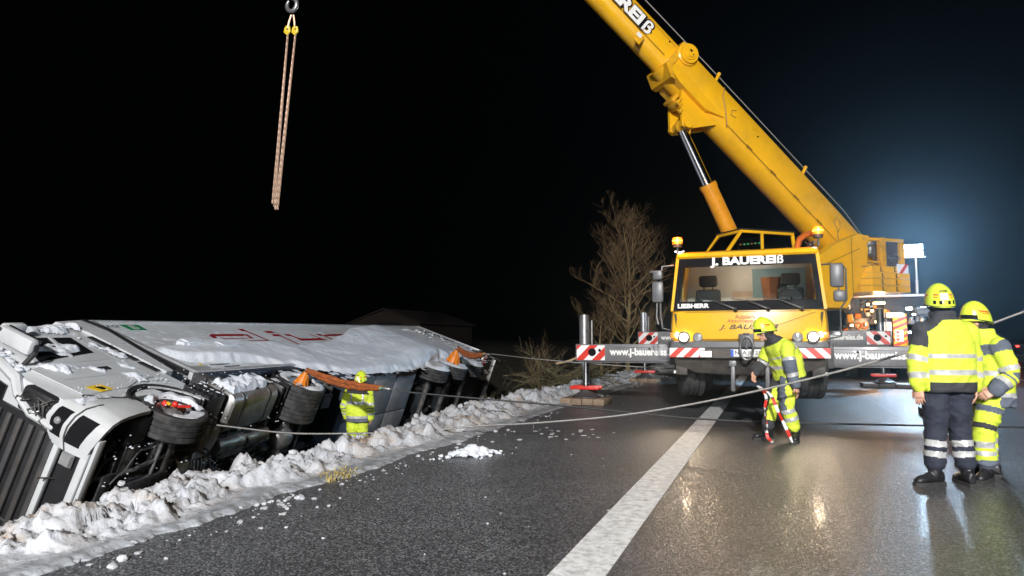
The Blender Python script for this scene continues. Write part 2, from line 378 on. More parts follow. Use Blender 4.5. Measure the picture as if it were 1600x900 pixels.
# road sheet: hard shoulder, two lanes, median, far carriageway
rb=MB(); rb.add([(-4.75,-40,0),(27,-40,0),(27,380,0),(-4.75,380,0)],[(0,1,2,3)]); rb.obj('road',K['asphalt'],kind='structure')
mk=MB()
def stripe(x,wd,y0,y1): mk.add([(x-wd/2,y0,.004),(x+wd/2,y0,.004),(x+wd/2,y1,.004),(x-wd/2,y1,.004)],[(0,1,2,3)])
stripe(-1.07,.31,-30,380); stripe(7.9,.16,-30,380); stripe(11.6,.16,-30,380)
y=32
while y<300: stripe(2.75,.15,y,y+6); y+=18
jb=MB(); jb.add([(2.02,-30,.0035),(2.045,-30,.0035),(2.045,380,.0035),(2.02,380,.0035)],[(0,1,2,3)]); jb.obj('road_joint',pmat('bitumen_joint',(.012,.012,.012),.35),kind='structure')
mk.obj('road_marking',K['marking'],kind='structure')
# verge, ditch and field
xs=[-400,-250,-150,-90,-60,-45,-35,-28,-23]+[-19+i*.3 for i in range(50)]
xs=[x for x in xs if x<-4.6]+[-4.6]
ys=[-40,-20,-10,-4]+[i*.35 for i in range(0,130)]+[47,52,60,75,100,140,200,280,380]
g=grid_mesh(xs,ys,lambda x,y:(x,y,terr(x,y)))
for k,f in enumerate(g.f):
    cx=sum(g.v[i].x for i in f)/4; cy=sum(g.v[i].y for i in f)/4
    g.m[k]=0 if cx>-17 and cy<46 else 1
fast(g,'ground',[K['ground'],K['field']],kind='structure')
eb=MB(); eb.add([(26.9,-40,-.06),(400,-40,-.06),(400,380,-.06),(26.9,380,-.06)],[(0,1,2,3)]); eb.obj('field',K['field'],kind='structure')

# ploughed snow bank along the shoulder
def lump(p,sc,R):
    d=noise.voronoi(V(p)/sc,distance_metric='DISTANCE')[0][0]
    return sqrt(max(0,1-(d/R)**2))
def chunk(x,y,sc,sd):
    """broken block relief: every cell is a tilted flat facet at its own height, cracks between"""
    p=V((x/sc+.35*noise.noise(V((x*3,y*3,sd))),y/sc+.35*noise.noise(V((x*3,y*3,sd+5))),sd))
    d,c=noise.voronoi(p,distance_metric='DISTANCE')
    q=c[0]; hsh=noise.cell(q*7.31+V((sd,1.7,0))); t1=noise.cell(q*5.1+V((3,sd,0)))-.5; t2=noise.cell(q*4.3+V((9,2,sd)))-.5
    o=p-q; crack=max(0,1-(d[1]-d[0])/.22)
    return (hsh-.5)+.5*(o.x*t1+o.y*t2)-.55*crack*crack
def bank(u,y):
    # u: distance west from the road edge
    x=-3.92-u+.13*noise.noise(V((0,y*.9,5)))+.06*noise.noise(V((0,y*4,5)))+.035*noise.noise(V((0,y*9,5)))+.03*noise.noise(V((u*20,y*22,5)))*(u<.2)
    k=min(1,max(0,(y-4)/9)); H=.02+.15*k
    e0=.30+.16*noise.noise(V((2,y*.7,9)))+.07*noise.noise(V((2,y*3,9)))
    if u<e0: h=.03*min(1,u/.08)
    else:
        t=min(1,(u-e0)/.42); h=.03+H*(t*t*(3-2*t))
    if u>1.05: h-= (u-1.05)*.75
    a=min(1,max(0,(u-e0+.06)/.22))
    tb=noise.fractal(V((x*2.4,y*2.4,0)),.8,2.1,5); big=noise.noise(V((x*.9,y*.9,3)))
    h+=a*(.065+.08*tb+.06*big+.06*chunk(x,y,.30,1.3)+.034*chunk(x,y,.11,4.1)+.016*chunk(x,y,.05,7.7))
    h+=.010*noise.noise(V((x*9,y*9,2))) if a<.3 else .012*noise.fractal(V((x*16,y*16,2)),.9,2,3)
    z=max(h,.004) if u<1.2 else h
    if u>1.75: z=min(z,terr(x,y)+.10*max(0,(2.35-u)/.6)-.02)
    if u<=.001: z=-.02
    x+=a*.06*noise.noise(V((x*5,y*5,z*5+4)))
    return (x,y,z)
ys=[];y=1.0
while y<60: ys.append(y); y*=1.0062
us=[0,.012,.03]+[.05+.018*i for i in range(129)]
gb=grid_mesh(us,ys,bank); nu=len(us)
for k in range(len(gb.f)):
    u=us[k%(nu-1)]; y=ys[k//(nu-1)]; e0=.30+.16*noise.noise(V((2,y*.7,9)))+.07*noise.noise(V((2,y*3,9)))
    if u<e0-.10+.13*noise.noise(V((u*7,y*5,1)))+.06*noise.noise(V((u*25,y*22,1))): gb.m[k]=1
fast(gb,'snow_bank',[K['snowdirty'],K['slush']],kind='stuff')
# loose crumbs of snow beside the bank
def clump(b,c,r,sub=1,mi=0,flat=.7):
    bm=bmesh.new(); bmesh.ops.create_icosphere(bm,subdivisions=sub,radius=1)
    o=V((random.uniform(-50,50),random.uniform(-50,50),0)); bm.verts.index_update()
    vs=[]
    for q in bm.verts:
        k=1+.45*noise.noise(q.co*1.3+o)+.2*noise.noise(q.co*3+o)
        p=q.co*k*r; p.z*=flat; vs.append(V(c)+p)
    b.add(vs,[[q.index for q in f.verts] for f in bm.faces],mi); bm.free()
cr=MB()
for i in range(240):
    y=3+ (random.random()**1.6)*26; u=abs(random.gauss(0,.16))
    x=-3.86+u*(1 if random.random()<.75 else -1)+.13*noise.noise(V((0,y*.9,5)))
    r=random.choice([.005,.006,.008,.012,.018,.028])*random.uniform(.6,1.3)
    clump(cr,(x,y,r*.2),r,2,0,random.uniform(.3,.8))
for i in range(110):
    x=-3.8+random.random()**2*2.6; y=random.uniform(3.5,16); r=random.uniform(.004,.014)
    clump(cr,(x,y,r*.3),r,1,0,.5)
for i in range(22):
    x=random.gauss(-2.9,.35); y=random.gauss(9.6,.5); r=random.uniform(.01,.03); clump(cr,(x,y,r*.1),r*1.6,1,0,.25)
for i in range(35):
    x=random.gauss(-3.75,.12); y=random.gauss(4.6,.25); r=random.uniform(.01,.03); clump(cr,(x,y,r*.2),r,1,0,.6)
# boulders of snow thrown over the crest
for i in range(90):
    y=2.5+random.random()**1.3*30; x=-4.6-random.random()*.85+.1*noise.noise(V((0,y,5))); k=min(1,max(0,(y-4)/9))
    r=random.uniform(.02,.06); clump(cr,(x,y,.03+.14*k+random.uniform(-.03,.03)),r,2,0,.85)
cr.obj('snow_crumbs',K['snowdirty'],kind='stuff')
sp=MB()
for i in range(150):
    a=random.uniform(0,6.28);q=abs(random.gauss(0,.5)); r=random.uniform(.015,.055)*(1.2-min(q,1))
    clump(sp,(-3.28+cos(a)*q*.42+.12*sin(a)*q,7.35+sin(a)*q*.5+cos(a)*q*.2,max(.008,.10*(1-q*1.3))*random.uniform(.3,1)),max(.008,r),2 if r>.03 else 1)
_m=bpy.data.meshes.new('h'); _m.from_pydata([tuple(p) for p in sp.v],[],sp.f); _o=bpy.data.objects.new('h',_m); COL.objects.link(_o); _r=_o.modifiers.new('r','REMESH'); _r.mode='VOXEL'; _r.voxel_size=.011
dg=bpy.context.evaluated_depsgraph_get(); _r=bpy.data.meshes.new_from_object(_o.evaluated_get(dg)); bpy.data.objects.remove(_o); _r.materials.append(K['snow'])
for v in _r.vertices: v.co+=v.normal*.006*noise.noise(v.co*40)
link('snow_pile',_r,label='small heap of fallen white snow lying loose on the asphalt shoulder beside the bank',cat='snow heap')
# weeds on the verge
gr=MB()
def tuft(b,x,y,z,h,n,mi=0,lean=.4):
    for i in range(n):
        a=random.uniform(0,6.28);l=random.uniform(.1,1)*lean*h;wd=.006+.004*random.random()
        p0=V((x+random.gauss(0,.05),y+random.gauss(0,.05),z-.03));p1=p0+V((cos(a)*l*.3,sin(a)*l*.3,h*.6));p2=p0+V((cos(a)*l,sin(a)*l,h*random.uniform(.7,1)))
        s=V((-sin(a),cos(a),0))*wd
        b.add([p0-s,p0+s,p1+s*.7,p1-s*.7,p2],[(0,1,2,3),(3,2,4)],mi)
for i in range(900):
    x=random.uniform(-9,-5.4);y=random.uniform(12,45)
    tuft(gr,x,y,terr(x,y),random.uniform(.15,.55),9)
for i in range(260):
    x=random.uniform(-9.5,-5.2);y=random.uniform(2,12)
    tuft(gr,x,y,terr(x,y),random.uniform(.06,.2),8)
for i in range(16):
    tuft(gr,-4.02+random.gauss(0,.06),5.75+random.gauss(0,.12),.02,random.uniform(.04,.09),14,1,1.2)
gr.obj('grass',[K['brush'],pmat('straw_grass',(.35,.27,.09),.9,0,.3,8)],smooth=False,kind='stuff')

# ------------------------------------------------------------------ bare trees, brushwood
def tree(name,label,base,h,seed,spread=.5,col='bark',n0=14,fine=3,group=None,lean=(0,0)):
    rnd=random.Random(seed); root=empty(name,base,label,'tree',group)
    tr=MB(); tw=MB()
    pts=[];N=14
    for i in range(N+1):
        t=i/N; pts.append(V((lean[0]*t*h+.10*sin(t*5+seed)*t*h*.3,lean[1]*t*h+.08*cos(t*4+seed)*h*.2*t,t*h*.98-.1)))
    rr=[.016*h*(1-i/N)**.8+.006 for i in range(N+1)]
    tr.tube(pts,rr,8)
    def branch(b,p,d,L,r,lv):
        n=5; ps=[p.copy()]; q=p.copy(); dd=d.copy()
        for i in range(n):
            dd=(dd+V((rnd.gauss(0,.19),rnd.gauss(0,.19),rnd.gauss(.09,.1)))).normalized(); q=q+dd*L/n; ps.append(q.copy())
        b.tube(ps,[r*(1-.75*i/n) for i in range(n+1)],5 if lv<1 else 3)
        if lv<fine:
            k=rnd.randint(5,8) if lv==0 else rnd.randint(3,6)
            for i in range(k):
                t=rnd.uniform(.25,1); j=min(int(t*n),n-1); s=ps[j].lerp(ps[j+1],t*n-j)
                ax=V((rnd.gauss(0,1),rnd.gauss(0,1),rnd.gauss(.25,.6))).normalized()
                nd=(dd*.75+ax*.75).normalized()
                branch(tw,s,nd,L*rnd.uniform(.4,.62),max(.0035,r*.5),lv+1)
    for i in range(n0):
        t=.1+.86*(i+rnd.random()*.6)/n0; j=min(int(t*N),N-1); p=pts[j].lerp(pts[j+1],t*N-j)
        a=i*2.4+rnd.gauss(0,.3); L=h*spread*(.28+.8*max(0,sin(pi*(.12+.80*t)))**1.2)*rnd.uniform(.75,1.1)
        branch(tr if t<.8 else tw,p,V((cos(a),sin(a),.62+.7*t)).normalized(),L,.0065*h*(1.1-t)+.004,0)
    tr.obj('trunk',K[col],root); tw.obj('crown',K['twig'],root)
    return root
tree('bare_tree','tall bare leafless tree standing behind the left outriggers of the crane',(-5.35,26.9,terr(-5.35,26.9)),6.2,5,.33,n0=30)
tree('bare_shrub','low leafless shrub growing on the verge close behind the foot of the tall bare tree',(-6.0,25.2,terr(-6,25.2)),2.6,8,.6,n0=8,fine=2)
tree('bare_shrub','dark leafless bush in the ditch just beyond the end of the trailer',(-8.3,24.6,terr(-8.3,24.6)),2.0,11,.65,n0=8,fine=2)
tree('bare_shrub','sparse thin leafless sapling standing right of the trailer rear',(-7.2,21.5,terr(-7.2,21.5)),1.9,14,.45,n0=6,fine=1)
br=empty('brushwood_heap',(-5.9,19.5,terr(-5.9,19.5)),'heap of mossy fallen branches on the verge left of the tall grey jack','brushwood')
bt=MB();rnd=random.Random(4)
for i in range(75):
    p=V((rnd.gauss(0,.55),rnd.gauss(0,.7),rnd.uniform(.1,.7)));a=rnd.uniform(-.6,.9)+pi*(rnd.random()<.35);L=rnd.uniform(.6,1.9);ps=[];d=V((cos(a)*.9,sin(a),rnd.uniform(-.05,.75))).normalized()
    for k in range(6):
        ps.append(p.copy());d=(d+V((rnd.gauss(0,.15),rnd.gauss(0,.15),rnd.gauss(-.05,.1)))).normalized();p=p+d*L/6
    r=rnd.uniform(.006,.02);bt.tube(ps,[r*(1-.13*k) for k in range(6)],4)
    for k in range(1,6):
        for s in range(3):
            d2=(d+V((rnd.gauss(0,.7),rnd.gauss(0,.7),rnd.gauss(.2,.5)))).normalized();L2=rnd.uniform(.15,.5)
            bt.tube([ps[k],ps[k]+d2*L2*.5+V((0,0,.03)),ps[k]+d2*L2],[.005,.004,.002],3)
bt.obj('branches',K['brush'],br)
pw=MB();pw.tube([(.1,-.7,.95),(.45,-.6,1.02),(.75,-.55,1.15),(1.0,-.5,1.2)],[.03,.035,.03,.012],6);pw.obj('broken_branch',K['palewood'],br)

# ------------------------------------------------------------------ guard rail in the median
grl=empty('guard_rail',(9.9,30,0),'galvanised crash barrier with wave profile rail along the far edge of the road','guard rail')
prof=[(0,.44),(.05,.47),(.05,.53),(0,.565),(0,.60),(.05,.635),(.05,.70),(0,.74),(.012,.745),(.065,.705),(.065,.63),(.012,.6),(.012,.565),(.065,.535),(.065,.465),(.012,.435)]
b=MB();b.loft([[(-p[0],yy,p[1]) for p in prof] for yy in (-44,0,40,110)]);b.obj('rail',K['guard'],grl,ang=25)
pm=MB().box((.05,0,.36),(.06,.1,.74),0,.01).mesh('post',K['guard'])
for i in range(18): link('post',pm,grl,loc=(.03,i*4-12,0))

# ------------------------------------------------------------------ far barn behind the trailer
bn=empty('barn',(-29.2,53,terr(-29,53)),'dark brick barn with a shallow pitched roof in the field behind the trailer','barn')
wz=2.3
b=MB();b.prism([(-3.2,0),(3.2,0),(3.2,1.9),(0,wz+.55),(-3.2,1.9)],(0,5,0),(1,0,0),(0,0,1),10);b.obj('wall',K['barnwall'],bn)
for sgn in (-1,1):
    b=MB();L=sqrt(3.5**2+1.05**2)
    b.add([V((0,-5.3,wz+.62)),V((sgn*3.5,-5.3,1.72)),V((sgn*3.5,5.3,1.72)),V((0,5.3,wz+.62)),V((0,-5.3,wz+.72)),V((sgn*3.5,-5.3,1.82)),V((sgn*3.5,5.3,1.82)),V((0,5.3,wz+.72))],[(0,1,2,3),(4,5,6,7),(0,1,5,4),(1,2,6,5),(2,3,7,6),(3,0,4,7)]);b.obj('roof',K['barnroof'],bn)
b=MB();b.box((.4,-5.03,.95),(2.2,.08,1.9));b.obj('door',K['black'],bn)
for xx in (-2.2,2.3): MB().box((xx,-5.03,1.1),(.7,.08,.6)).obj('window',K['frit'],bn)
# far car on the other carriageway
car=empty('parked_car',(23.2,83,0),'distant dark car seen from behind with its red tail lamps glowing','car')
b=MB();b.loft([[(-.85,-2,.35),(.85,-2,.35),(.85,-2,.95),(-.85,-2,.95)],[(-.88,-1.7,.3),(.88,-1.7,.3),(.86,-1.6,1.0),(-.86,-1.6,1.0)],[(-.88,1.8,.3),(.88,1.8,.3),(.85,1.8,.85),(-.85,1.8,.85)],[(-.8,2.1,.35),(.8,2.1,.35),(.8,2.1,.7),(-.8,2.1,.7)]]);b.obj('body',pmat('dark_car_paint',(.05,.05,.06),.3,coat=.5),car)
b=MB();b.loft([[(-.8,-1.7,.95),(.8,-1.7,.95),(.8,1,.95),(-.8,1,.95)],[(-.62,-1.1,1.42),(.62,-1.1,1.42),(.62,.3,1.42),(-.62,.3,1.42)]]);b.obj('cabin',K['frit'],car)
for sx in(-.68,.68): MB().box((sx,-2.02,.82),(.26,.06,.14),0,.02).obj('tail_light',K['tail'],car)
MB().box((0,-1.12,1.36),(.3,.05,.05)).obj('brake_light',K['tail'],car)
wm=MB().lathe([(0,-.1),(.25,-.1),(.32,-.07),(.32,.07),(.25,.1),(0,.1)],(0,0,0),(1,0,0),16).mesh('wheel',K['rubber'])
for sx in(-.78,.78):
    for sy in(-1.25,1.3): link('wheel',wm,car,loc=(sx,sy,.32))
# ================================================================== MOBILE CRANE
CR=V((-.45,18,0)); x0=-.41
crane=empty('mobile_crane',CR,'yellow mobile crane truck on outriggers with its long boom raised over the road','crane')
TW=Matrix.Translation(-CR)
def C(): return MB(TW)
# boom direction frame: s along boom (horizontal), v sideways (towards the photographer), z up
U_=V((-.767,-.641,0)).normalized(); V_=V((-U_.y,U_.x,0)); V_=V((.641,-.767,0)).normalized()
TS=Matrix(((U_.x,V_.x,0,0),(U_.y,V_.y,0,0),(0,0,1,0),(0,0,0,1)))       # frame relative to the crane root
def S(): return MB(TS)
def SP(s,v,z): return TS@V((s,v,z))
Z=V((0,0,1));X=V((1,0,0));Y=V((0,1,0))
# --- carrier cab
def plan(w,yf,r,yb):   # plan outline with chamfered front corners
    return [(-w,yb),(-w,yf+r),(-w+r*.25,yf+r*.35),(-w+r,yf),(w-r,yf),(w-r*.25,yf+r*.35),(w,yf+r),(w,yb)]
def ring(w,yf,r,yb,z): return [(x0+p[0],p[1],z) for p in plan(w,yf,r,yb)]
b=C(); b.loft([ring(1.26,12.24,.16,13.95,1.31),ring(1.275,12.17,.17,13.95,1.36),ring(1.27,12.165,.17,13.95,1.6),ring(1.245,12.19,.15,13.95,1.85)])
cab=b.obj('cab_body',K['yellow'],crane,ang=30)
ws_o=V((x0,12.175,1.84)); wy=V((0,.24,.94)).normalized(); wn_=X.cross(wy)     # windscreen plane
def W(u,t,n=0): return ws_o+X*u+wy*t+wn_*n
b=C()
for sx in(-1,1):
    b=C(); b.loft([[W(sx*1.245,0,.01),W(sx*1.195,0,.01),W(sx*1.195,0,-.14),W(sx*1.245,0,-.14)],[W(sx*1.165,.99,.01),W(sx*1.11,.99,.01),W(sx*1.11,.99,-.14),W(sx*1.165,.99,-.14)]])
    b.obj('pillar',K['yellow'],cab); b=C()
    b.loft([[(x0+sx*1.245,13.3,1.85),(x0+sx*1.245,13.95,1.85),(x0+sx*1.19,13.95,1.85),(x0+sx*1.19,13.3,1.85)],[(x0+sx*1.165,13.3,2.8),(x0+sx*1.165,13.95,2.8),(x0+sx*1.1,13.95,2.8),(x0+sx*1.1,13.3,2.8)]]); b.obj('pillar',K['yellow'],cab)
    
b=C(); b.loft([ring(1.165,12.40,.06,13.97,2.775),ring(1.175,12.37,.07,13.98,2.81),ring(1.16,12.39,.07,13.97,2.87),ring(1.1,12.5,.07,13.9,2.905)]); b.obj('roof',K['yellow'],crane,ang=30)
b=C(); b.box((x0,13.92,2.05),(2.3,.05,1.5)); b.obj('cab_rear_wall',K['cabin'],cab)
b=C(); b.box((x0+.55,13.86,2.42),(.95,.03,.55)); b.obj('curtain',K['curtain'],cab)
b=C(); b.box((x0+.25,13.88,2.1),(1.1,.03,.35)); b.obj('trim_panel',pmat('beige_trim',(.42,.33,.28),.7),cab)
for sx in(-1,1):
    b=C(); b.loft([[(x0+sx*1.215,12.55,1.86),(x0+sx*1.215,13.3,1.86),(x0+sx*1.2,13.3,1.86),(x0+sx*1.2,12.55,1.86)],[(x0+sx*1.14,12.6,2.77),(x0+sx*1.14,13.3,2.77),(x0+sx*1.125,13.3,2.77),(x0+sx*1.125,12.6,2.77)]]); b.obj('side_window',K['sideglass'],cab)
# windscreen: black printed frame round clear glass
def wq(u0,u1,t0,t1,n=0,tap=True):
    k=lambda t:1-.075*t
    return [W(u0*k(t0),t0,n),W(u1*k(t0),t0,n),W(u1*k(t1),t1,n),W(u0*k(t1),t1,n)]
def slab(b,q,th,mi=0):
    n=(q[1]-q[0]).cross(q[3]-q[0]).normalized(); b.loft([q,[p-n*th for p in q]],mi)
fr=C()
for a in((-1.2,1.2,.80,.985),(-1.2,1.2,.0,.165),(-1.2,-1.11,.165,.80),(1.11,1.2,.165,.80)): slab(fr,wq(*a,.014),.012)
wsf=fr.obj('windscreen_border',K['frit'],crane)
b=C(); slab(b,wq(-1.11,1.11,.165,.80,.010),.006); b.obj('windscreen',K['wind'],crane)
text('lettering','J. BAUEREI',.15,W(-.04,.89,.016)-CR,X,wy,K['text'],wsf,width=1.08,bold=.05,cap=True); text('lettering','ß',.15,W(.565,.89,.016)-CR,X,wy,K['text'],wsf,width=.095,bold=.022,cap=True)
text('lettering','LIEBHERR',.08,W(-.86,.085,.016)-CR,X,wy,K['text'],wsf,width=.53,bold=.045)
for u in(-.38,.14,.66):
    b=C(); p0=W(u-.12,.155,.05);p1=W(u+.22,.0,.06); b.bar(p0,p1,.035,.03,0,wn_,.008); b.ball(p1,.035,0,8,5); b.bar(p0,p0+X*(-.25)+wy*.04,.012,.012); b.obj('wiper',K['black'],crane)
# cab interior
def seat(u):
    b=C(); b.box((x0+u,13.3,1.75),(.5,.5,.14),0,.05); b.box((x0+u,13.55,2.05),(.46,.14,.5),0,.05); st=b.obj('seat',K['seat'],cab)
    b=C(); b.box((x0+u,13.55,2.46),(.34,.12,.22),0,.05); b.cyl((x0+u-.08,13.55,2.28),(x0+u-.08,13.55,2.4),.012,n=8); b.cyl((x0+u+.08,13.55,2.28),(x0+u+.08,13.55,2.4),.012,n=8); b.obj('headrest',K['seat'],st)
    return st
s1=seat(-.72); seat(.74)
b=C(); b.box((x0-.72,13.475,2.08),(.2,.01,.02)); b.obj('seat_label',K['text'],s1)
b=C(); b.loft([[(x0-1.15,12.35,1.86),(x0+1.15,12.35,1.86),(x0+1.15,12.8,1.9),(x0-1.15,12.8,1.9)],[(x0-1.15,12.38,1.9),(x0+1.15,12.38,1.9),(x0+1.15,12.8,2.0),(x0-1.15,12.8,2.0)]]); b.obj('dashboard',K['black'],cab)
b=C(); n=20; cc=V((x0+.72,12.98,2.08)); ax=V((0,.75,.65)).normalized(); xx,yy=arb(ax)
b.tube([cc+(xx*cos(i*2*pi/n)+yy*sin(i*2*pi/n))*.21 for i in range(n+1)],.016,6); b.cyl(cc-ax*.3,cc,.03); b.bar(cc-xx*.2,cc+xx*.2,.04,.02); b.obj('steering_wheel',K['black'],cab)
b=C(); b.loft([[(x0+.38+dx*(1+.15*k),13.75-dy*.3,2.0+.13*k) for dx,dy in((-.1,0),(0,.3),(.1,.1),(.13,-.2),(-.1,-.2))] for k in range(5)]); b.obj('hanging_jacket',K['brown'],cab)
# front lettering, slots, seam
fo=V((x0,12.163,0))
text('lettering','Autokrane',.07,V((x0+.03,12.158,1.735))-CR,X,Z,K['textred'],crane,width=.42,bold=.0)
text('lettering','Abschleppdienst',.07,V((x0+.03,12.158,1.655))-CR,X,Z,K['textred'],crane,width=.68)
text('lettering','J. BAUEREISS'.replace('SS','ß'),.10,V((x0+.03,12.156,1.55))-CR,X,Z,K['textdim'],crane,width=.95,bold=.012,shear=.35)
for sx in(-1,1):
    b=C(); b.loft([[(x0+sx*1.14+dx,12.19+dy,1.55) for dx,dy in((-.02,0),(.02,.0),(.02,.06),(-.02,.06))],[(x0+sx*1.175+dx,12.2+dy,1.8) for dx,dy in((-.02,0),(.02,0),(.02,.06),(-.02,.06))]]); b.obj('air_slot',K['seam'],cab)
b=C(); b.bar((x0+.32,12.162,1.52),(x0+1.08,12.162,1.8),.006,.004,0,Y); b.bar((x0-1.0,12.162,1.82),(x0+1.0,12.162,1.82),.005,.005); b.obj('panel_seam',K['seam'],cab)
# bumper, lamps
b=C(); b.loft([ring(1.27,12.15,.15,12.5,1.19),ring(1.28,12.12,.16,12.5,1.22),ring(1.28,12.12,.16,12.5,1.31),ring(1.26,12.16,.16,12.5,1.325)]); bump=b.obj('bumper',K['grey'],crane,ang=30)
for sx in(-1,1):
    b=C(); b.lathe([(.105,-.0),(.105,.07),(.07,.075),(.064,.0)],(x0+sx*1.02,12.135,1.385),-Y,20); hl=b.obj('headlight',K['dgrey'],crane)
    b=C(); b.lathe([(.001,.042),(.045,.038),(.062,.025)],(x0+sx*1.02,12.135,1.385),-Y,20); b.obj('bulb_lens',K['head'],hl)
    b=C(); b.lathe([(.075,0),(.08,.03),(.065,.03)],(x0+sx*.79,12.14,1.385),-Y,18); b.lathe([(.001,.034),(.065,.028)],(x0+sx*.79,12.14,1.385),-Y,18,1); b.obj('high_beam',[K['dgrey'],K['lens']],crane)
    b=C(); b.box((x0+sx*1.2,12.235,1.42),(.13,.1,.11),0,.02); fl=b.obj('indicator',K['amberdim'],crane)
    b=C(); b.ball((x0+sx*1.14,12.175,1.425),(.032,.025,.045)); b.obj('lit_bulb',K['amberhot'] if 0 else K['work'],fl)
    # hazard plates
    xa,xb=(x0-1.27,x0-.68) if sx<0 else (x0+.68,x0+1.27)
    b=C(); b.box(((xa+xb)/2,12.13,1.125),(xb-xa,.02,.16),0); hp=b.obj('hazard_plate',K['white_refl'],bump)
    for k in range(-1,4):
        p=(xb-xa)/2.4*.5
        xl=xa+k*2*p-.02
        poly=[(xl,0),(xl+p,0),(xl+p+.16,.16),(xl+.16,.16)] if sx<0 else [(xl+.16,0),(xl+p+.16,0),(xl+p,.16),(xl,.16)]
        # clip to plate
        def clip(poly,lo,hi):
            for side,lim in((1,lo),(-1,hi)):
                out=[]
                for i in range(len(poly)):
                    a=poly[i];c=poly[(i+1)%len(poly)]; ina=side*(a[0]-lim)>=0; inc=side*(c[0]-lim)>=0
                    if ina: out.append(a)
                    if ina!=inc: t=(lim-a[0])/(c[0]-a[0]); out.append((lim,a[1]+(c[1]-a[1])*t))
                poly=out
                if not poly: break
            return poly
        pl=clip(poly,xa,xb)
        if len(pl)>2:
            b=C(); b.prism(pl,(0,12.119,1.045),X,Z,.003); b.obj('red_stripe',K['red_refl'],hp,smooth=False)
for u in(-.66,):
    b=C(); b.box((x0+u,12.14,1.1),(.22,.06,.13),0,.02); f_=b.obj('fog_light',K['dgrey'],crane)
    b=C(); b.box((x0+u,12.105,1.1),(.19,.02,.105),0,.008); b.obj('lamp_glass',K['fog'],f_)
b=C(); b.box((x0+.02,12.13,1.12),(.56,.02,.125),0,.006); npl=b.obj('number_plate',K['plate'],crane)
b=C(); b.box((x0-.235,12.118,1.12),(.045,.004,.115)); b.obj('plate_band',K['blue'],npl)
text('lettering','NEA JB 250',.082,V((x0+.04,12.117,1.12))-CR,X,Z,K['textdim'],npl,width=.46,bold=.01)
b=C(); b.box((x0+.0,12.09,1.33),(.24,.08,.22),0,.01); b.box((x0,12.06,1.44),(.1,.06,.03),0,.01); tc_=b.obj('tow_coupling',K['dgrey'],crane)
b=C(); n=24; b.tube([V((x0+.105*sin(i*2*pi/n),12.02,1.2+ (.19*cos(i*2*pi/n)))) for i in range(n+1)],.019,8); b.obj('tow_ring',K['steel'],tc_)
b=C(); b.cyl((x0,12.03,1.2),(x0,12.03,1.4),.012,n=8); b.obj('coupling_pin',K['steel'],tc_)
# lower front frame
b=C(); b.loft([[(x0-1.2,12.25,1.03),(x0+1.2,12.25,1.03),(x0+1.2,13,1.03),(x0-1.2,13,1.03)],[(x0-1.2,12.3,.93),(x0+1.2,12.3,.93),(x0+1.2,13,.93),(x0-1.2,13,.93)],[(x0-.85,12.35,.78),(x0+.85,12.35,.78),(x0+.85,13,.78),(x0-.85,13,.78)],[(x0-.4,12.4,.74),(x0+.4,12.4,.74),(x0+.4,13,.74),(x0-.4,13,.74)]])
b.box((x0,12.2,1.12),(2.3,.1,.17))
b.obj('front_frame',K['chassis'],crane)
for u in(-.24,.31):
    b=C(); b.box((x0+u,12.3,.72),(.07,.06,.5),0,.01); b.box((x0+u,12.27,.94),(.12,.05,.1),0,.01); b.obj('towbar_bracket',K['grey'],crane)
for sx in(-1,1):
    b=C(); b.box((x0+sx*1.1,12.6,.83),(.2,.5,.2),0,.02); b.box((x0+sx*1.16,12.42,.78),(.16,.05,.05),1); b.obj('mud_guard',[K['chassis'],K['plate']],crane)
# mirrors
b=C(); b.box((x0-1.5,12.4,1.98+.22),(.2,.1,.38),0,.04); b.box((x0-1.49,12.38,2.5),(.17,.12,.17),0,.03); b.box((x0-1.52,12.4,2.56),(.22,.16,.05),0,.02); ml=b.obj('mirror',K['mirror'],crane)
b=C(); b.tube([(x0-1.22,12.5,2.68),(x0-1.42,12.45,2.66),(x0-1.46,12.45,2.3),(x0-1.46,12.45,1.8),(x0-1.43,12.45,1.55),(x0-1.25,12.4,1.5)],.016,8); b.tube([(x0-1.52,12.42,2.0),(x0-1.53,12.42,1.75),(x0-1.5,12.42,1.62)],.014,8); b.obj('mirror_arm',K['steel'],ml)
b=C(); b.box((x0+1.42,12.35,2.4),(.215,.11,.40),0,.05); b.box((x0+1.45,12.35,2.06),(.19,.1,.19),0,.04); mr_=b.obj('mirror',K['mirror'],crane)
b=C(); b.tube([(x0+1.2,12.5,2.6),(x0+1.5,12.45,2.6),(x0+1.56,12.42,2.5),(x0+1.56,12.42,2.0),(x0+1.46,12.42,1.85),(x0+1.46,12.4,1.4),(x0+1.25,12.4,1.35)],.016,8); b.cyl((x0+1.44,12.35,2.14),(x0+1.44,12.35,2.24),.015); b.obj('mirror_arm',K['dgrey'],mr_)
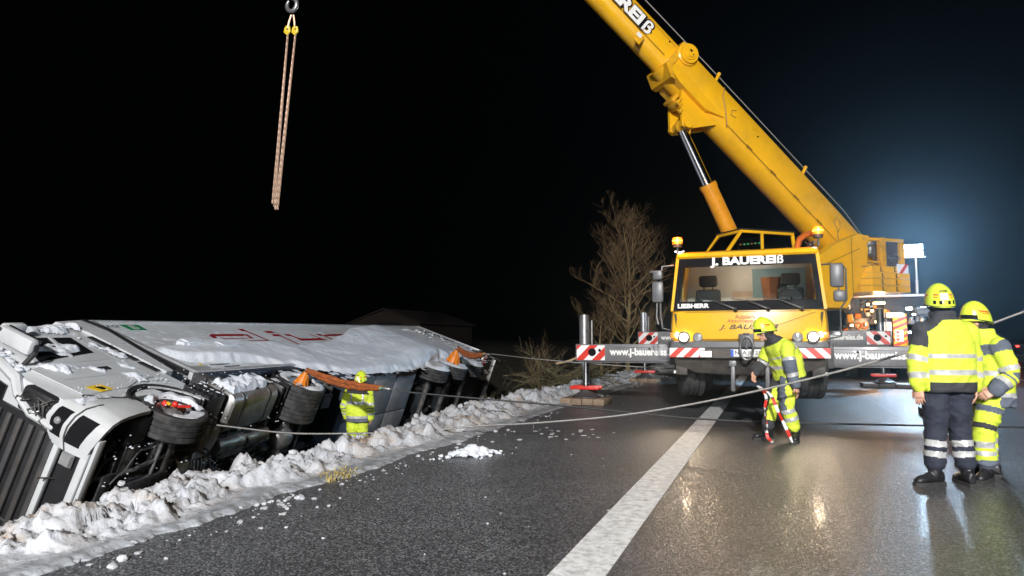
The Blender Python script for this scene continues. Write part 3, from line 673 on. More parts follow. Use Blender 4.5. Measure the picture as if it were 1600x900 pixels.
# beacons
def beacon(px,py,pz):
    b=C(); b.cyl((px,py,pz-.06),(px,py,pz),.075,.085,16); b.cyl((px,py,pz-.2),(px,py,pz-.06),.02); bc=b.obj('beacon',K['dgrey'],crane)
    b=C(); b.lathe([(.088,0),(.09,.08),(.085,.115),(.0,.125)],(px,py,pz),Z,18); b.obj('amber_dome',K['amber'],bc)
    b=C(); b.lathe([(.0915,.045),(.0925,.06),(.0915,.075)],(px,py,pz),Z,18); b.obj('light_ring',K['amberhot'],bc)
    return bc
bc=beacon(x0-1.15,12.5,3.06)
b=C(); b.bar((x0-1.15,12.5,2.88),(x0-1.03,12.5,2.93),.04,.03); b.bar((x0-1.2,12.5,2.93),(x0-1.07,12.52,2.9),.03,.03); b.obj('bracket',K['steel'],bc)
beacon(x0+1.17,12.55,3.12)
b=C(); b.tube([(x0+.86,12.9,2.9),(x0+.86,12.9,3.0),(x0+.9,12.85,3.1),(x0+1.0,12.8,3.16),(x0+1.12,12.75,3.18),(x0+1.2,12.7,3.18)],.055,12); b.obj('air_pipe',K['hose'],crane)
b=C()
for k in range(9):
    a=k*.7; b.tube([(x0+1.05,12.62,2.88),(x0+1.05+.05*cos(a),12.62+.05*sin(a),2.97),(x0+1.05+.09*cos(a*1.3),12.62+.03*sin(a),3.02-.1*(k%2))],.008,5)
b.ball((x0+1.05,12.62,2.95),(.05,.05,.06)); b.obj('cable_bunch',K['black'],crane)
for sx in(-1,1):
    b=C(); b.ball((x0+sx*1.1,12.42,2.87),(.045,.03,.022)); b.obj('position_light',K['work'] if 0 else K['fog'],crane)
# carrier chassis
b=C(); b.box((CR.x,18.4,1.15),(1.2,9,.5)); b.box((CR.x,18.8,1.5),(2.5,7.6,.1)); 
for yy in(14.7,17,19.5,22.3): b.box((CR.x,yy,1.2),(2.3,.25,.4))
b.obj('chassis',K['dgrey'],crane)
for sx in(-1,1):
    for yy,L in((16.2,1.0),(17.8,1.4),(21,.9)):
        b=C(); b.box((CR.x+sx*1.05,yy,1.2),(.42,L,.48),0,.03); b.obj('locker',K['yellow2'],crane)
tyre=[(.36,-.19),(.56,-.22),(.615,-.20),(.63,-.17),(.63,-.1),(.605,-.095),(.605,-.075),(.63,-.07),(.63,-.02),(.605,-.015),(.605,.015),(.63,.02),(.63,.07),(.605,.075),(.605,.095),(.63,.1),(.63,.17),(.615,.2),(.56,.22),(.36,.19)]
tm=MB().lathe(tyre,(0,0,0),X,36).mesh('tyre',K['rubber'],ang=25)
rm=MB().lathe([(.36,.17),(.33,.1),(.2,.06),(.16,.16),(0,.17)],(0,0,0),X,20); rm.lathe([(.36,-.17),(.33,-.1),(.2,-.06),(.16,-.16),(0,-.17)],(0,0,0),X,20); rm=rm.mesh('rim',K['rim'])
for yy in(13.32,15.0,18.9,20.4):
    b=C(); b.cyl((CR.x-1,yy,.95),(CR.x+1,yy,.95),.1); b.obj('axle',K['chassis'],crane)
    for sx in(-1,1):
        wh=empty('wheel',(0,0,0)); wh.parent=crane; wh.location=(sx*1.02,yy-18,.93)
        if sx<0: wh.rotation_euler=(0,0,radians(14 if yy<16 else 0))
        if sx>0: wh.rotation_euler=(0,0,radians(8 if yy<16 else 0))
        link('tyre',tm,wh); link('rim',rm,wh)
# outriggers
def hazard_square(par,xc,yc,zc,wd,ht,flip):
    b=C(); b.box((xc,yc,zc),(wd,.012,ht)); hp=b.obj('hazard_plate',K['white_refl'],par)
    p=wd/3.4
    for k in range(-3,5):
        xl=xc-wd/2+k*2*p-.03; sl=ht
        poly=[(xl,0),(xl+p,0),(xl+p+sl,ht),(xl+sl,ht)]
        if flip: poly=[(2*xc-a,c) for a,c in poly]
        pl=clip(poly,xc-wd/2,xc+wd/2)
        if len(pl)>2: b=C(); b.prism(pl,(0,yc-.007,zc-ht/2),X,Z,.003); b.obj('red_stripe',K['red_refl'],hp,smooth=False)
    b=C(); b.cyl((xc+(.03 if not flip else -.03),yc-.012,zc+.01),(xc+(.03 if not flip else -.03),yc+.02,zc+.01),ht*.27,n=20); b.cyl((xc+.19,yc-.012,zc+.05),(xc+.19,yc,zc+.05),.03,n=12); b.obj('jack_hole',K['frit'],hp)
def outrigger(sx,y,reach,z0,z1,txt):
    xe=CR.x+sx*reach; xi=CR.x+sx*1.0
    b=C(); b.box(((xe+xi)/2,y,(z0+z1)/2),(abs(xe-xi),.3,z1-z0),0,.012); b.box(((xe+xi)/2,y,z0-.012),(abs(xe-xi)-.1,.2,.024)); bm_=b.obj('outrigger_beam',K['grey'],crane)
    b=C(); b.box((CR.x+sx*.95,y,(z0+z1)/2),(1.1,.38,z1-z0+.1),0,.02); b.obj('beam_housing',K['dgrey'],crane)
    jx=xe-sx*.2
    b=C(); b.cyl((jx-.05,y+.02,z1-.3),(jx-.05,y+.02,z1+.6),.105,n=24); b.cyl((jx-.05,y+.02,z1+.6),(jx-.05,y+.02,z1+.62),.09,n=24); b.cyl((jx+.1,y+.06,z1),(jx+.1,y+.06,z1+.5),.02,n=8); jk=b.obj('jack_cylinder',K['steel'],crane)
    b=C(); b.cyl((jx-.02,y,.36),(jx-.02,y,z0+.1),.07,n=20); b.obj('jack_rod',K['chrome'],jk)
    b=C(); b.lathe([(.0,.34),(.1,.34),(.13,.26),(.26,.18),(.3,.16),(.3,.14),(0,.14)],(jx-.02,y,0),Z,20); b.obj('foot_plate',K['dgrey'],jk)
    b=C(); b.box((jx-.02,y-.14,.345),(.62,.04,.075),0,.012); b.box((jx-.02,y+.14,.345),(.62,.04,.075),0,.012); b.obj('foot_marker',K['red'],jk)
    yc=y-.155; hx=xe-sx*.33
    hazard_square(bm_,hx-.0,yc-.004,(z0+z1)/2,.6,z1-z0-.05,sx>0)
    if txt:
        tx=xe-sx*(.70+.72) if sx<0 else xi+.50+.69
        text('lettering',txt,.2,V((tx,yc-.006,(z0+z1)/2-.0))-CR,X,Z,K['text'],bm_,width=1.38,bold=.042)
    b=C(); b.bar((xi+sx*.3,y-.152,z1-.05),(xe-sx*.8,y-.152,z1-.08),.006,.004,0,Y); b.cyl((xi+sx*.9,y-.154,z1-.1),(xi+sx*.9,y-.13,z1-.1),.025,n=10); b.obj('beam_groove',K['seam'],bm_)
outrigger(-1,14.2,3.45,.90,1.26,'www.j-bauereiss.de')
outrigger(1,14.2,3.45,.86,1.22,'www.j-bauereiss.de')
outrigger(-1,22.2,3.6,1.2,1.62,'www.j-bauereiss.de')
outrigger(1,22.2,3.6,1.2,1.62,'www.j-bauereiss.de')
# --- superstructure
b=C(); b.cyl((CR.x,CR.y,1.55),(CR.x,CR.y,2.08),.95,n=32); b.obj('slewing_ring',K['dgrey'],crane)
b=S(); b.prism([(-1.95,2.08),(1.6,2.08),(1.5,2.3),(-1.95,2.3)],(0,.9,0),(1,0,0),(0,0,1),1.8); b.obj('turntable',K['yellow2'],crane)
for sv in(-1,1):
    b=S(); o=(0,sv*.62+(.04),0)
    b.prism([(-1.9,2.2),(-1.2,2.2),(.9,2.25),(.9,2.7),(-.9,3.0),(-1.9,3.55),(-2.6,4.02),(-3.1,4.02),(-3.35,3.7),(-3.35,2.9)],o,(1,0,0),(0,0,1),.08)
    b.cyl((-3.1,sv*.62-.1,3.56),(-3.1,sv*.62+.1,3.56),.2,n=20)
    sp_=b.obj('side_frame',K['yellow'],crane)
    b=S(); 
    for p,q in(((-3.3,2.6),(-2.2,3.6)),((-2.9,3.9),(-2.1,3.5)),((-2.2,3.6),(-2.2,2.3))): b.bar((p[0],sv*.62+sv*.045,p[1]),(q[0],sv*.62+sv*.045,q[1]),.03,.02,0,(0,1,0))
    b.obj('stiffener',K['yellow2'],sp_)
# big yellow hood on the near side of the frame
b=S(); b.prism([(-1.95,2.12),(-1.0,2.12),(-1.0,3.3),(-1.75,3.72),(-2.4,3.97),(-2.72,3.92),(-2.62,3.2)],(0,.74,0),(1,0,0),(0,0,1),-.3); hd=b.obj('engine_hood',K['yellow'],crane)
b=S(); b.bar((-2.15,1.045,2.3),(-2.15,1.045,3.86),.012,.008,0,(0,1,0)); b.bar((-1.4,1.045,3.2),(-2.4,1.045,3.6),.012,.008,0,(0,1,0)); b.obj('panel_seam',K['seam'],hd)
# counterweight slabs
zz=[2.53,2.69,2.865,3.015,3.18]
for k in range(4):
    zb,zt=zz[k]+.006,zz[k+1]-.006; g=.02 if k<3 else .06
    poly=[(-3.85,-1.25),(-2.75-g,-1.25),(-2.5-g,-1.0),(-2.5-g,.95-g),(-2.62-g,1.2-g),(-3.85,1.2-g)]
    if k<3: pass
    b=S(); b.prism(poly,(0,0,zb),(1,0,0),(0,1,0),zt-zb); sl=b.obj('counterweight_slab',K['yellow'],crane,smooth=False)
    b=S()
    for s_ in(-2.95,-3.4): b.bar((s_,1.205-g,zb+.01),(s_,1.205-g,zt-.01),.03,.012,0,(0,1,0)); b.bar((s_,1.205-g,zb+.03),(s_-.08,1.205-g,zb+.03),.012,.012)
    b.obj('lifting_eye',K['seam'],sl)
b=S(); b.box((-3.65,1.155,3.1),(.36,.02,.28)); hz=b.obj('hazard_plate',K['white_refl'],crane)
b=S(); b.prism([(-3.47,2.96),(-3.58,2.96),(-3.83,3.24),(-3.72,3.24)],(0,1.166,0),(1,0,0),(0,0,1),-.004); b.obj('red_stripe',K['red_refl'],hz,smooth=False)
# winch and rear frame
b=S(); b.cyl((-3.5,-.55,3.55),(-3.5,.85,3.55),.28,n=24); 
for v_ in(-.55,.0,.85): b.cyl((-3.5,v_-.03,3.55),(-3.5,v_+.03,3.55),.38,n=24)
b.obj('winch_drum',K['dgrey'],crane)
b=S()
for k in range(22): b.lathe([(.285,0),(.3,.016),(.285,.032)],(-3.5,.04+k*.036,3.55),(0,1,0),20)
b.obj('wire_coil',K['ropedark'],crane)
b=S(); b.box((-3.15,1.0,3.55),(.16,.16,.72),0,.02); b.box((-3.8,1.0,3.5),(.12,.12,.62),0,.02); b.bar((-2.5,1.0,3.86),(-3.85,1.0,3.86),.1,.08,0,(0,0,1),.01); b.bar((-2.6,1,3.3),(-3.2,1,3.28),.07,.05); b.obj('winch_frame',K['yellow2'],crane)
b=S(); b.box((-2.85,.85,3.6),(.3,.25,.3),0,.03); b.cyl((-2.8,.98,3.5),(-2.8,.98,3.78),.08); b.cyl((-2.95,.9,3.68),(-2.65,1.05,3.7),.05)
rnd=random.Random(3)
for k in range(14):
    p=V((rnd.uniform(-3.7,-2.6),rnd.uniform(.8,1.05),rnd.uniform(3.22,3.75))); b.tube([p,p+V((rnd.uniform(-.2,.2),.05,rnd.uniform(-.15,.15))),p+V((rnd.uniform(-.35,.35),0,rnd.uniform(-.3,.1)))],.014,6)
b.obj('hydraulic_unit',K['under2'],crane)
# operator cab
oc=[(-.05,2.35),(-.05,3.7),(.15,3.78),(1.45,3.78),(1.95,3.55),(2.1,3.0),(2.0,2.35)]
vc0,vc1=.72,1.6
b=S(); b.prism([(0,2.3),(0,3.0),(2.1,3.0),(2.0,2.35)],(0,vc1,0),(1,0,0),(0,0,1),vc1-vc0)
oca=b.obj('operator_cab',K['yellow'],crane)
b=S()
for v_ in(vc0+.03,vc1-.03):
    for p,q in(((0,3.0),(.1,3.73)),((.1,3.75),(1.5,3.75)),((1.5,3.75),(2.1,3.0)),((.95,3.0),(.95,3.73)),((0,3.02),(2.1,3.02))): b.bar((p[0],v_,p[1]),(q[0],v_,q[1]),.07,.06,0,(0,1,0),.012)
for s_,z_ in((.1,3.75),(1.5,3.75),(2.1,3.02)): b.bar((s_,vc0,z_),(s_,vc1,z_),.06,.07,0,(0,0,1),.012)
b.obj('cab_frame',K['yellow'],oca)
b=S(); b.box((.8,(vc0+vc1)/2,3.795),(1.5,vc1-vc0+.06,.03),0,.01); b.obj('cab_roof',K['black'],oca)
b=S(); q=lambda pts,v_,th:b.prism(pts,(0,v_,0),(1,0,0),(0,0,1),th)
q([(.1,3.05),(.92,3.05),(.92,3.71),(.16,3.71)],vc1-.02,.008); q([(.98,3.05),(2.02,3.05),(1.48,3.71),(.98,3.71)],vc1-.02,.008); q([(.1,3.05),(2.02,3.05),(1.48,3.71),(.16,3.71)],vc0+.04,.008)
b.loft([[(2.09,vc0+.06,3.05),(2.09,vc1-.06,3.05),(1.51,vc1-.06,3.73),(1.51,vc0+.06,3.73)],[(2.08,vc0+.06,3.05),(2.08,vc1-.06,3.05),(1.5,vc1-.06,3.73),(1.5,vc0+.06,3.73)]])
b.obj('cab_window',K['sideglass'],oca)
b=S(); b.box((.6,1.15,3.1),(.5,.5,.15),0,.05); b.box((.4,1.15,3.45),(.14,.46,.6),0,.05); b.obj('operator_seat',K['seat'],oca)
b=S(); b.box((1.15,1.2,3.62),(.5,.6,.04)); ds=b.obj('display_panel',K['black'],oca)
for k in range(6):
    b=S(); b.ball((.95+.1*k,1.48,3.52-.012*k),.016); b.obj('panel_lamp',pmat('green_indicator_%d'%k,(.1,.8,.3),.3,emit=[(.1,1,.4),(.6,1,.5),(1,.25,.1)][k%3],estr=5),ds)
# --- boom
TH=radians(39.7); BP=V((-3.1,0,3.56))
def B(): 
    bx=V((cos(TH),0,sin(TH)));bz=V((-sin(TH),0,cos(TH)));M_=Matrix(((bx.x,0,bz.x,BP.x),(bx.y,1,bz.y,0),(bx.z,0,bz.z,BP.z),(0,0,0,1)))
    return MB(TS@M_)
def bsec(a,wd,top,bot): return [(a,-wd,top-.03),(a,-wd+.03,top),(a,wd-.03,top),(a,wd,top-.03),(a,wd,bot+.42),(a,wd*.93,bot+.28),(a,wd*.72,bot+.12),(a,wd*.36,bot+.025),(a,0,bot),(a,-wd*.36,bot+.025),(a,-wd*.72,bot+.12),(a,-wd*.93,bot+.28),(a,-wd,bot+.42)]
b=B(); b.loft([bsec(-.35,.38,.3,-.25),bsec(.35,.41,.40,-.45),bsec(1.2,.42,.41,-.48),bsec(7.15,.42,.41,-.48)]); bs=b.obj('boom_base_section',K['yellow'],crane,ang=50)
b=B(); b.loft([bsec(6.9,.37,.32,-.38),bsec(12.6,.37,.32,-.38)]); bs2=b.obj('boom_section',K['yellow'],crane,ang=50)
b=B(); b.loft([bsec(12.4,.31,.26,-.32),bsec(18.2,.31,.26,-.32)]); b.obj('boom_section',K['yellow'],crane,ang=50)
b=B(); b.prism([(7.0,.44),(7.16,.44),(7.16,-.34),(6.85,-.5),(6.72,-.46),(7.0,-.3)],(0,.45,0),(1,0,0),(0,0,1),.9); b.box((6.7,0,.43),(.5,.6,.05)); b.obj('boom_collar',K['yellow2'],bs)
b=B(); b.box((18.4,0,-.1),(.7,.7,.7),0,.05); 
for v_ in(-.2,0,.2): b.cyl((18.6,v_-.03,-.35),(18.6,v_+.03,-.35),.3,n=20)
b.obj('boom_head',K['yellow2'],crane)
# luffing bracket hump and details
b=B()
for v_ in(-.30,.22): b.prism([(5.2,-.4),(5.55,-.85),(5.7,-1.05),(5.86,-1.1),(5.98,-.98),(6.2,-.72),(6.45,-.4)],(0,v_+.08,0),(1,0,0),(0,0,1),.08)
b.cyl((5.8,-.36,-.95),(5.8,.36,-.95),.13,n=18); b.obj('luffing_bracket',K['yellow'],bs)
b=B(); b.loft([[(5.2,v_*.435,-.2),(6.9,v_*.435,-.1),(7.1,v_*.43,-.3),(6.6,v_*.435,-.42),(5.7,v_*.435,-.42)] for v_ in(-1,1)]); b.obj('reinforcement_plate',K['yellow'],bs)
b=B(); b.box((6.25,.1,-.72),(.2,.4,.1),0,.02); b.box((6.4,.0,-.62),(.1,.4,.25),0,.02); b.cyl((6.3,.3,-.8),(6.3,.3,-.6),.035); b.box((6.12,.28,-.85),(.09,.1,.12),0,.02); b.obj('valve_block',K['yellow2'],bs)
b=B(); b.lathe([(.0,.16),(.1,.16),(.12,.13),(.16,.13),(.17,.1),(.235,.1),(.24,.05),(.275,.03),(.275,-.02)],(6.87,.43,.27),(0,1,0),28); dr=b.obj('hose_drum',K['yellow'],bs)
b=B(); b.box((6.9,.595,.30),(.07,.004,.05)); b.box((6.8,.595,.26),(.03,.004,.03)); b.obj('drum_sticker',K['frit'],dr)
for a_,h_ in((5.9,.44),(2.6,.44)):
    b=B(); b.cyl((a_,.36,h_-.1),(a_+.05,.36,h_+.17),.035,.045,10); b.ball((a_+.05,.36,h_+.17),.05); b.obj('rope_guide',K['yellow'],bs)
b=B(); b.box((8.0,.36,-.36),(.17,.05,.24),0,.01); br_=b.obj('bracket',K['yellow2'],bs)
b=B(); b.box((8.06,.388,-.30),(.14,.004,.1)); b.obj('label_plate',K['plate'],br_)
b=B()
for h_,a0,a1 in((-.25,.6,5.0),(-.16,7.3,12.4),(.22,7.2,12.4),):
    b.bar((a0,.40 if a0<1 else .373,h_),(a1,.40 if a0<1 else .373,h_),.008,.012,0,(0,1,0))
for a_ in(1.5,2.4,3.3,4.2): b.box((a_,.405,-.23),(.2,.015,.02)); b.box((a_+.05,.405,-.255),(.03,.015,.06))
b.tube([(.9,.425,-.05),(.95,.43,.1),(1.05,.43,.2),(1.2,.43,.22),(1.18,.43,.05),(1.0,.43,.0),(.8,.43,-.2),(.55,.43,-.3)],.012,6)
b.tube([(5.0,.425,-.3),(5.3,.43,.0),(5.55,.43,.2),(5.65,.43,.4)],.014,6); b.tube([(4.95,.425,.05),(5.1,.43,.0),(5.15,.43,.12),(5.05,.43,.2)],.012,6)
b.obj('hose_line',pmat('ochre_hose',(.3,.16,.02),.5),bs,kind='stuff')
b=B(); b.cyl((4.2,.42,.15),(4.2,.425,.15),.025,n=12); b.cyl((7.4,.37,.2),(7.4,.376,.2),.025,n=12); b.obj('bolt_hole',K['frit'],bs)
# boom lettering with black outline
bx=(TS@Matrix.Rotation(0,4,'X')).to_3x3()@V((cos(TH),0,sin(TH))); bz=TS.to_3x3()@V((-sin(TH),0,cos(TH))); bv=TS.to_3x3()@V((0,1,0))
def bpt(a,v,h): return TS@(BP+V((cos(TH),0,sin(TH)))*a+V((0,v,0))+V((-sin(TH),0,cos(TH)))*h)
text('lettering_outline','J. BAUEREI',.40,bpt(9.5,.373,.03),-bx,bz,K['frit'],bs,width=2.66,bold=.10,depth=.003,cap=True); text('lettering_outline','ß',.40,bpt(8.02,.373,.03),-bx,bz,K['frit'],bs,width=.32,bold=.08,depth=.003,cap=True)
text('lettering','J. BAUEREI',.33,bpt(9.5,.378,.03),-bx,bz,K['text'],bs,width=2.56,bold=.05,depth=.003,cap=True); text('lettering','ß',.33,bpt(8.02,.378,.03),-bx,bz,K['text'],bs,width=.24,bold=.022,depth=.003,cap=True)
# luffing cylinder
ctop=V(bpt(5.8,0,-.95)); cbot=V(SP(-.05,0,2.75)); dv=(cbot-ctop); L_=dv.length; dv.normalize()
b=MB(); b.cyl(ctop,ctop+dv*1.75,.125,n=28); b.obj('luffing_rod',K['chrome'],crane)
b=MB(); b.cyl(ctop+dv*1.55,ctop+dv*1.68,.215,n=28); b.cyl(ctop+dv*1.68,cbot,.195,n=28); b.cyl(ctop+dv*1.9,ctop+dv*1.93,.2,n=28); b.obj('luffing_cylinder',pmat('orange_yellow_paint',(.75,.3,.015),.35,coat=.4),crane)
b=MB(); b.cyl(ctop-bv*.2,ctop+bv*.2,.1,n=16); b.ball(ctop,.16,0,14,8); b.tube([ctop+bv*.15+dv*.1,ctop+bv*.2+dv*.25,ctop+bv*.25+dv*.05+V((.1,0,.1))],.025,6); b.obj('rod_eye',K['yellow2'],crane)
# hoist rope along the boom
b=MB(); b.tube([SP(-3.5,.3,3.84),bpt(1.0,.3,.62),bpt(5.9,.3,.60),bpt(10.6,.25,.56),bpt(18.4,.1,.45),bpt(18.85,.0,.2)],.014,8); b.obj('hoist_rope',K['rope'],crane)
# rope, hook block and chains over the lorry are a thing of their own below
HOOK=V((-8.98,11.0,8.05))
b=MB(); tip=V(bpt(18.6,0,-.35))+V((0,0,-.1))
b.tube([tip,(HOOK-CR)+V((.0,0,.95))],.014,8); b.obj('hoist_rope',K['rope'],crane)
# ================================================================== OVERTURNED LORRY
def lie(p,a,ry,rx):
    B_=Matrix(((0,0,-1),(-1,0,0),(0,1,0)))
    return Matrix.Translation(p) @ (Matrix.Rotation(a,3,'Z')@Matrix.Rotation(rx,3,'X')@Matrix.Rotation(ry,3,'Y')@B_).to_4x4()
MT=lie(V((-8.7747,9.3932,-.8049)),.02861,.34391,.0132)
MC=lie(V((-8.2106,7.8586,-.9395)),.18539,.41143,.03851)
# ---- trailer (x forward, y left side which now faces up, z up from the wheels)
trailer=empty('box_trailer',label='white box semi-trailer lying on its side in the ditch with snow on its upturned flank',cat='trailer',M=MT)
b=MB(); b.box((-6.8,0,2.575),(13.56,2.46,2.73)); b.obj('box_body',K['trail'],trailer)
b=MB()
for y_ in(-1.24,1.24):
    b.box((-6.8,y_,3.93),(13.62,.05,.07),0,.012); b.box((-6.8,y_,1.235),(13.62,.05,.11),0,.012)
    for x_ in(-.03,-13.57): b.box((x_,y_,2.575),(.09,.06,2.7),0,.015)
b.obj('edge_rail',K['alu'],trailer)
for x_ in [-1.15-1.24*i for i in range(10)]:
    b=MB(); b.box((x_,1.2315,2.58),(.012,.004,2.6)); b.obj('panel_joint',K['alu'],trailer)
b=MB(); b.box((-.22,1.262,1.32),(.45,.02,.22)); b.box((.05,.95,2.6),(.12,.35,2.5),0,.02); b.obj('front_corner',K['alu'],trailer)
b=MB(); b.box((.06,.35,2.5),(.1,.6,2.6)); b.box((.07,1.2,2.6),(.06,.07,2.5)); b.obj('front_seal',K['black'],trailer)
b=MB(); b.box((-1.35,1.2,1.1),(2.45,.1,.16),0,.012); b.box((-7.9,1.2,1.13),(10.2,.06,.1)); b.obj('side_rail',K['navy'],trailer)
b=MB(); b.box((-.22,1.05,.98),(.36,.35,.42),0,.02); b.box((-.05,1.0,1.1),(.12,.5,.3)); b.obj('front_support',K['dgrey'],trailer)
b=MB(); b.box((-.35,1.275,1.47),(.07,.004,.06)); b.obj('warning_sticker',K['sign'],trailer)
for x_,w_ in((-.9,.5),(-1.1,.4)):
    b=MB(); b.box((x_,1.235,1.52 if w_==.5 else 1.40),(w_,.006,.035)); b.obj('side_print',K['navy'],trailer)
# rear light strip along the roofward rear edge
b=MB(); b.bar((-13.15,1.236,3.55),(-13.3,1.236,1.75),.09,.01,0,(0,1,0)); b.bar((-13.3,1.236,3.4),(-13.42,1.236,1.9),.03,.01,0,(0,1,0)); b.obj('corner_strip',K['navy'],trailer)
# printed marks on the flank
pol=[[(-.525,3.79),(-.965,3.785),(-.931,3.474),(-.538,3.471)]]
b=MB(); b.prism(pol[0],(0,1.232,0),(1,0,0),(0,0,1),-.004); gs=b.obj('green_label',K['green'],trailer)
text('lettering','B',.24,(-.74,1.238,3.63),(-1,0,0),(0,0,1),K['white'],gs,width=.14,depth=.003)
text('lettering','S.CS',.1,(-.3,1.235,3.68),(-1,0,0),(0,0,1),K['navy'],trailer,width=.28,depth=.003,shear=.3)
LET=[[(-2.253,3.133),(-2.374,3.204),(-3.473,3.195),(-3.41,2.917),(-2.306,2.895),(-2.303,2.931),(-3.298,2.935),(-3.293,3.066),(-2.316,3.082),(-2.215,2.812),(-2.174,2.813)][:0],
[(-2.23,3.12),(-2.36,3.21),(-3.36,3.21),(-3.30,3.09),(-2.36,3.085),(-2.215,2.805),(-2.155,2.805)],
[(-3.36,3.20),(-3.47,3.19),(-3.41,2.915),(-2.29,2.90),(-2.26,2.935),(-3.34,2.945)],
[(-3.568,3.566),(-3.749,3.568),(-3.73,3.415),(-3.544,3.415)],[(-3.66,3.415),(-3.73,3.415),(-3.774,2.744),(-3.70,2.744)],[(-3.70,2.78),(-3.75,2.735),(-3.0,2.733),(-3.06,2.765)],
[(-4.306,3.418),(-4.608,3.419),(-4.609,3.269),(-4.307,3.27)],
[(-4.327,3.188),(-4.607,3.185),(-4.575,3.05),(-4.267,3.041)],[(-4.49,3.05),(-4.56,3.05),(-4.526,2.451),(-4.464,2.454)],
[(-4.8,3.183),(-5.042,3.181),(-5.01,3.055),(-4.80,3.057)],[(-4.93,3.055),(-5.0,3.055),(-5.07,2.86),(-4.95,2.72)],[(-4.93,2.85),(-5.94,2.86),(-6.03,2.72),(-4.917,2.704)],
[(-5.83,3.175),(-5.88,3.174),(-5.95,2.86),(-5.88,2.86)],
[(-6.126,3.172),(-6.328,3.17),(-6.38,3.06),(-6.15,3.04)],[(-6.30,3.06),(-6.38,3.06),(-6.355,2.735),(-6.279,2.738)],[(-6.40,3.02),(-6.40,3.10),(-6.80,3.16),(-7.46,3.165),(-7.405,3.03)]]
for p in LET:
    if len(p)>2: b=MB(); b.prism(p,(0,1.2335,0),(1,0,0),(0,0,1),-.003); b.obj('red_letter_stroke',K['maroon'],trailer,smooth=False)
b=MB(); b.prism([(-7.75,3.19),(-10.6,3.17),(-10.6,3.13),(-7.85,3.15)],(0,1.2335,0),(1,0,0),(0,0,1),-.003); b.obj('dark_letter_stroke',K['navy'],trailer,smooth=False)
# underside
b=MB()
for y_ in(-.55,.55): b.box((-6.9,y_,1.0),(13.2,.14,.34),0,.01)
b.obj('main_rail',K['under'],trailer)
cmm=MB().box((0,0,1.13),(.07,2.4,.12)).mesh('cross_member',K['under'])
for i in range(26): link('cross_member',cmm,trailer,loc=(-.4-.515*i,0,0))
b=MB(); b.box((-6.9,0,1.195),(13.3,2.4,.02)); b.obj('floor_panel',K['belly'],trailer)
for y_ in(-.75,.75):
    b=MB(); b.box((-2.95,y_,.75),(.16,.16,.75),0,.01); b.box((-2.95,y_,.33),(.3,.3,.06)); b.bar((-2.95,y_,.5),(-3.6,y_,1.0),.06,.06); b.obj('landing_leg',K['dgrey'],trailer)
b=MB(); b.bar((-3.0,-.7,.8),(-3.0,.7,.8),.07,.07); b.box((-3.25,.85,.8),(.06,.5,.7)); b.cyl((-3.45,1.0,.75),(-3.45,1.0,1.1),.09); b.obj('landing_brace',K['under2'],trailer)
# belly pallet box: frame with separate panels
b=MB(); b.box((-5.75,0,.82),(3.3,2.36,.5)); pb=b.obj('pallet_box',K['dgrey'],trailer)
for i in range(3):
    for j in range(2):
        b=MB(); b.box((-4.66-1.09*i,-.58+1.16*j,.565),(1.04,1.12,.02),0,.006); b.obj('belly_panel',K['belly'],pb)
b=MB()
for i in range(12): b.ball((-4.25-.28*i,1.1,.55),.018)
b.obj('rivet',K['steel'],pb)
b=MB(); b.box((-3.98,.0,.7),(.2,2.3,.5),0,.02); b.obj('box_end',K['navy'],pb)
# running gear
tprof=[(.29,-.15),(.42,-.19),(.475,-.185),(.495,-.165),(.495,-.10),(.475,-.095),(.475,-.08),(.497,-.075),(.497,-.01),(.477,-.006),(.477,.006),(.497,.01),(.497,.075),(.475,.08),(.475,.095),(.495,.10),(.495,.165),(.475,.185),(.42,.19),(.29,.15)]
ty=MB().lathe(tprof,(0,0,0),Y,36).mesh('tyre',K['rubber'],ang=25)
ri=MB(); ri.lathe([(.29,.15),(.275,.13),(.25,.02),(.13,.0),(.12,.11),(.09,.13),(0,.135)],(0,0,0),Y,24)
for k in range(10):
    a=k*2*pi/10; ri.cyl((.19*cos(a),.0,.19*sin(a)),(.19*cos(a),.045,.19*sin(a)),.016,n=6)
ri.lathe([(.29,-.15),(.25,-.1),(.1,-.1),(0,-.1)],(0,0,0),Y,20); ri=ri.mesh('rim',K['rim'])
snowcap=None
def wheel(par,x,y,z=.5,steer=0):
    wh=empty('wheel',(0,0,0)); wh.parent=par; wh.location=(x,y,z); wh.rotation_euler=(0 if y>0 else pi,0,steer)
    link('tyre',ty,wh); link('rim',ri,wh); return wh
for x_ in(-8.2,-9.5,-10.8):
    b=MB(); b.cyl((x_,-1,.5),(x_,1,.5),.075,n=14); b.obj('axle',K['under2'],trailer)
    for y_ in(-.5,.5): b=MB(); b.bar((x_+.5,y_,.8),(x_-.05,y_,.55),.09,.09); b.cyl((x_-.3,y_,.55),(x_-.3,y_,.95),.13,n=14); b.bar((x_,y_,.5),(x_-.35,y_,.55),.08,.08); b.obj('suspension_arm',K['under'],trailer)
    for y_ in(-1.05,1.05): wheel(trailer,x_,y_)
for x_,w_ in((-8.85,.55),(-10.15,.5)):
    b=MB(); b.box((x_,.05,.95),(w_,1.5,.05),0,.01); b.obj('belly_plate',K['belly'],trailer)
b=MB(); b.box((-11.75,1.0,.85),(.75,.42,.62),0,.03); b.box((-11.75,-1.0,.85),(.75,.42,.62),0,.03); b.obj('side_box',K['tank'],trailer)
for i in range(7): b=MB(); b.box((-11.55-.22*i,0,.9),(.07,2.0,.25)); b.obj('rear_cross_beam',K['under'],trailer)
b=MB(); b.box((-13.3,0,.55),(.12,2.36,.14),0,.015); b.obj('underride_bar',K['tank'],trailer)
b=MB()
for y_ in(-.7,.7): b.box((-13.1,y_,.85),(.1,.1,.6))
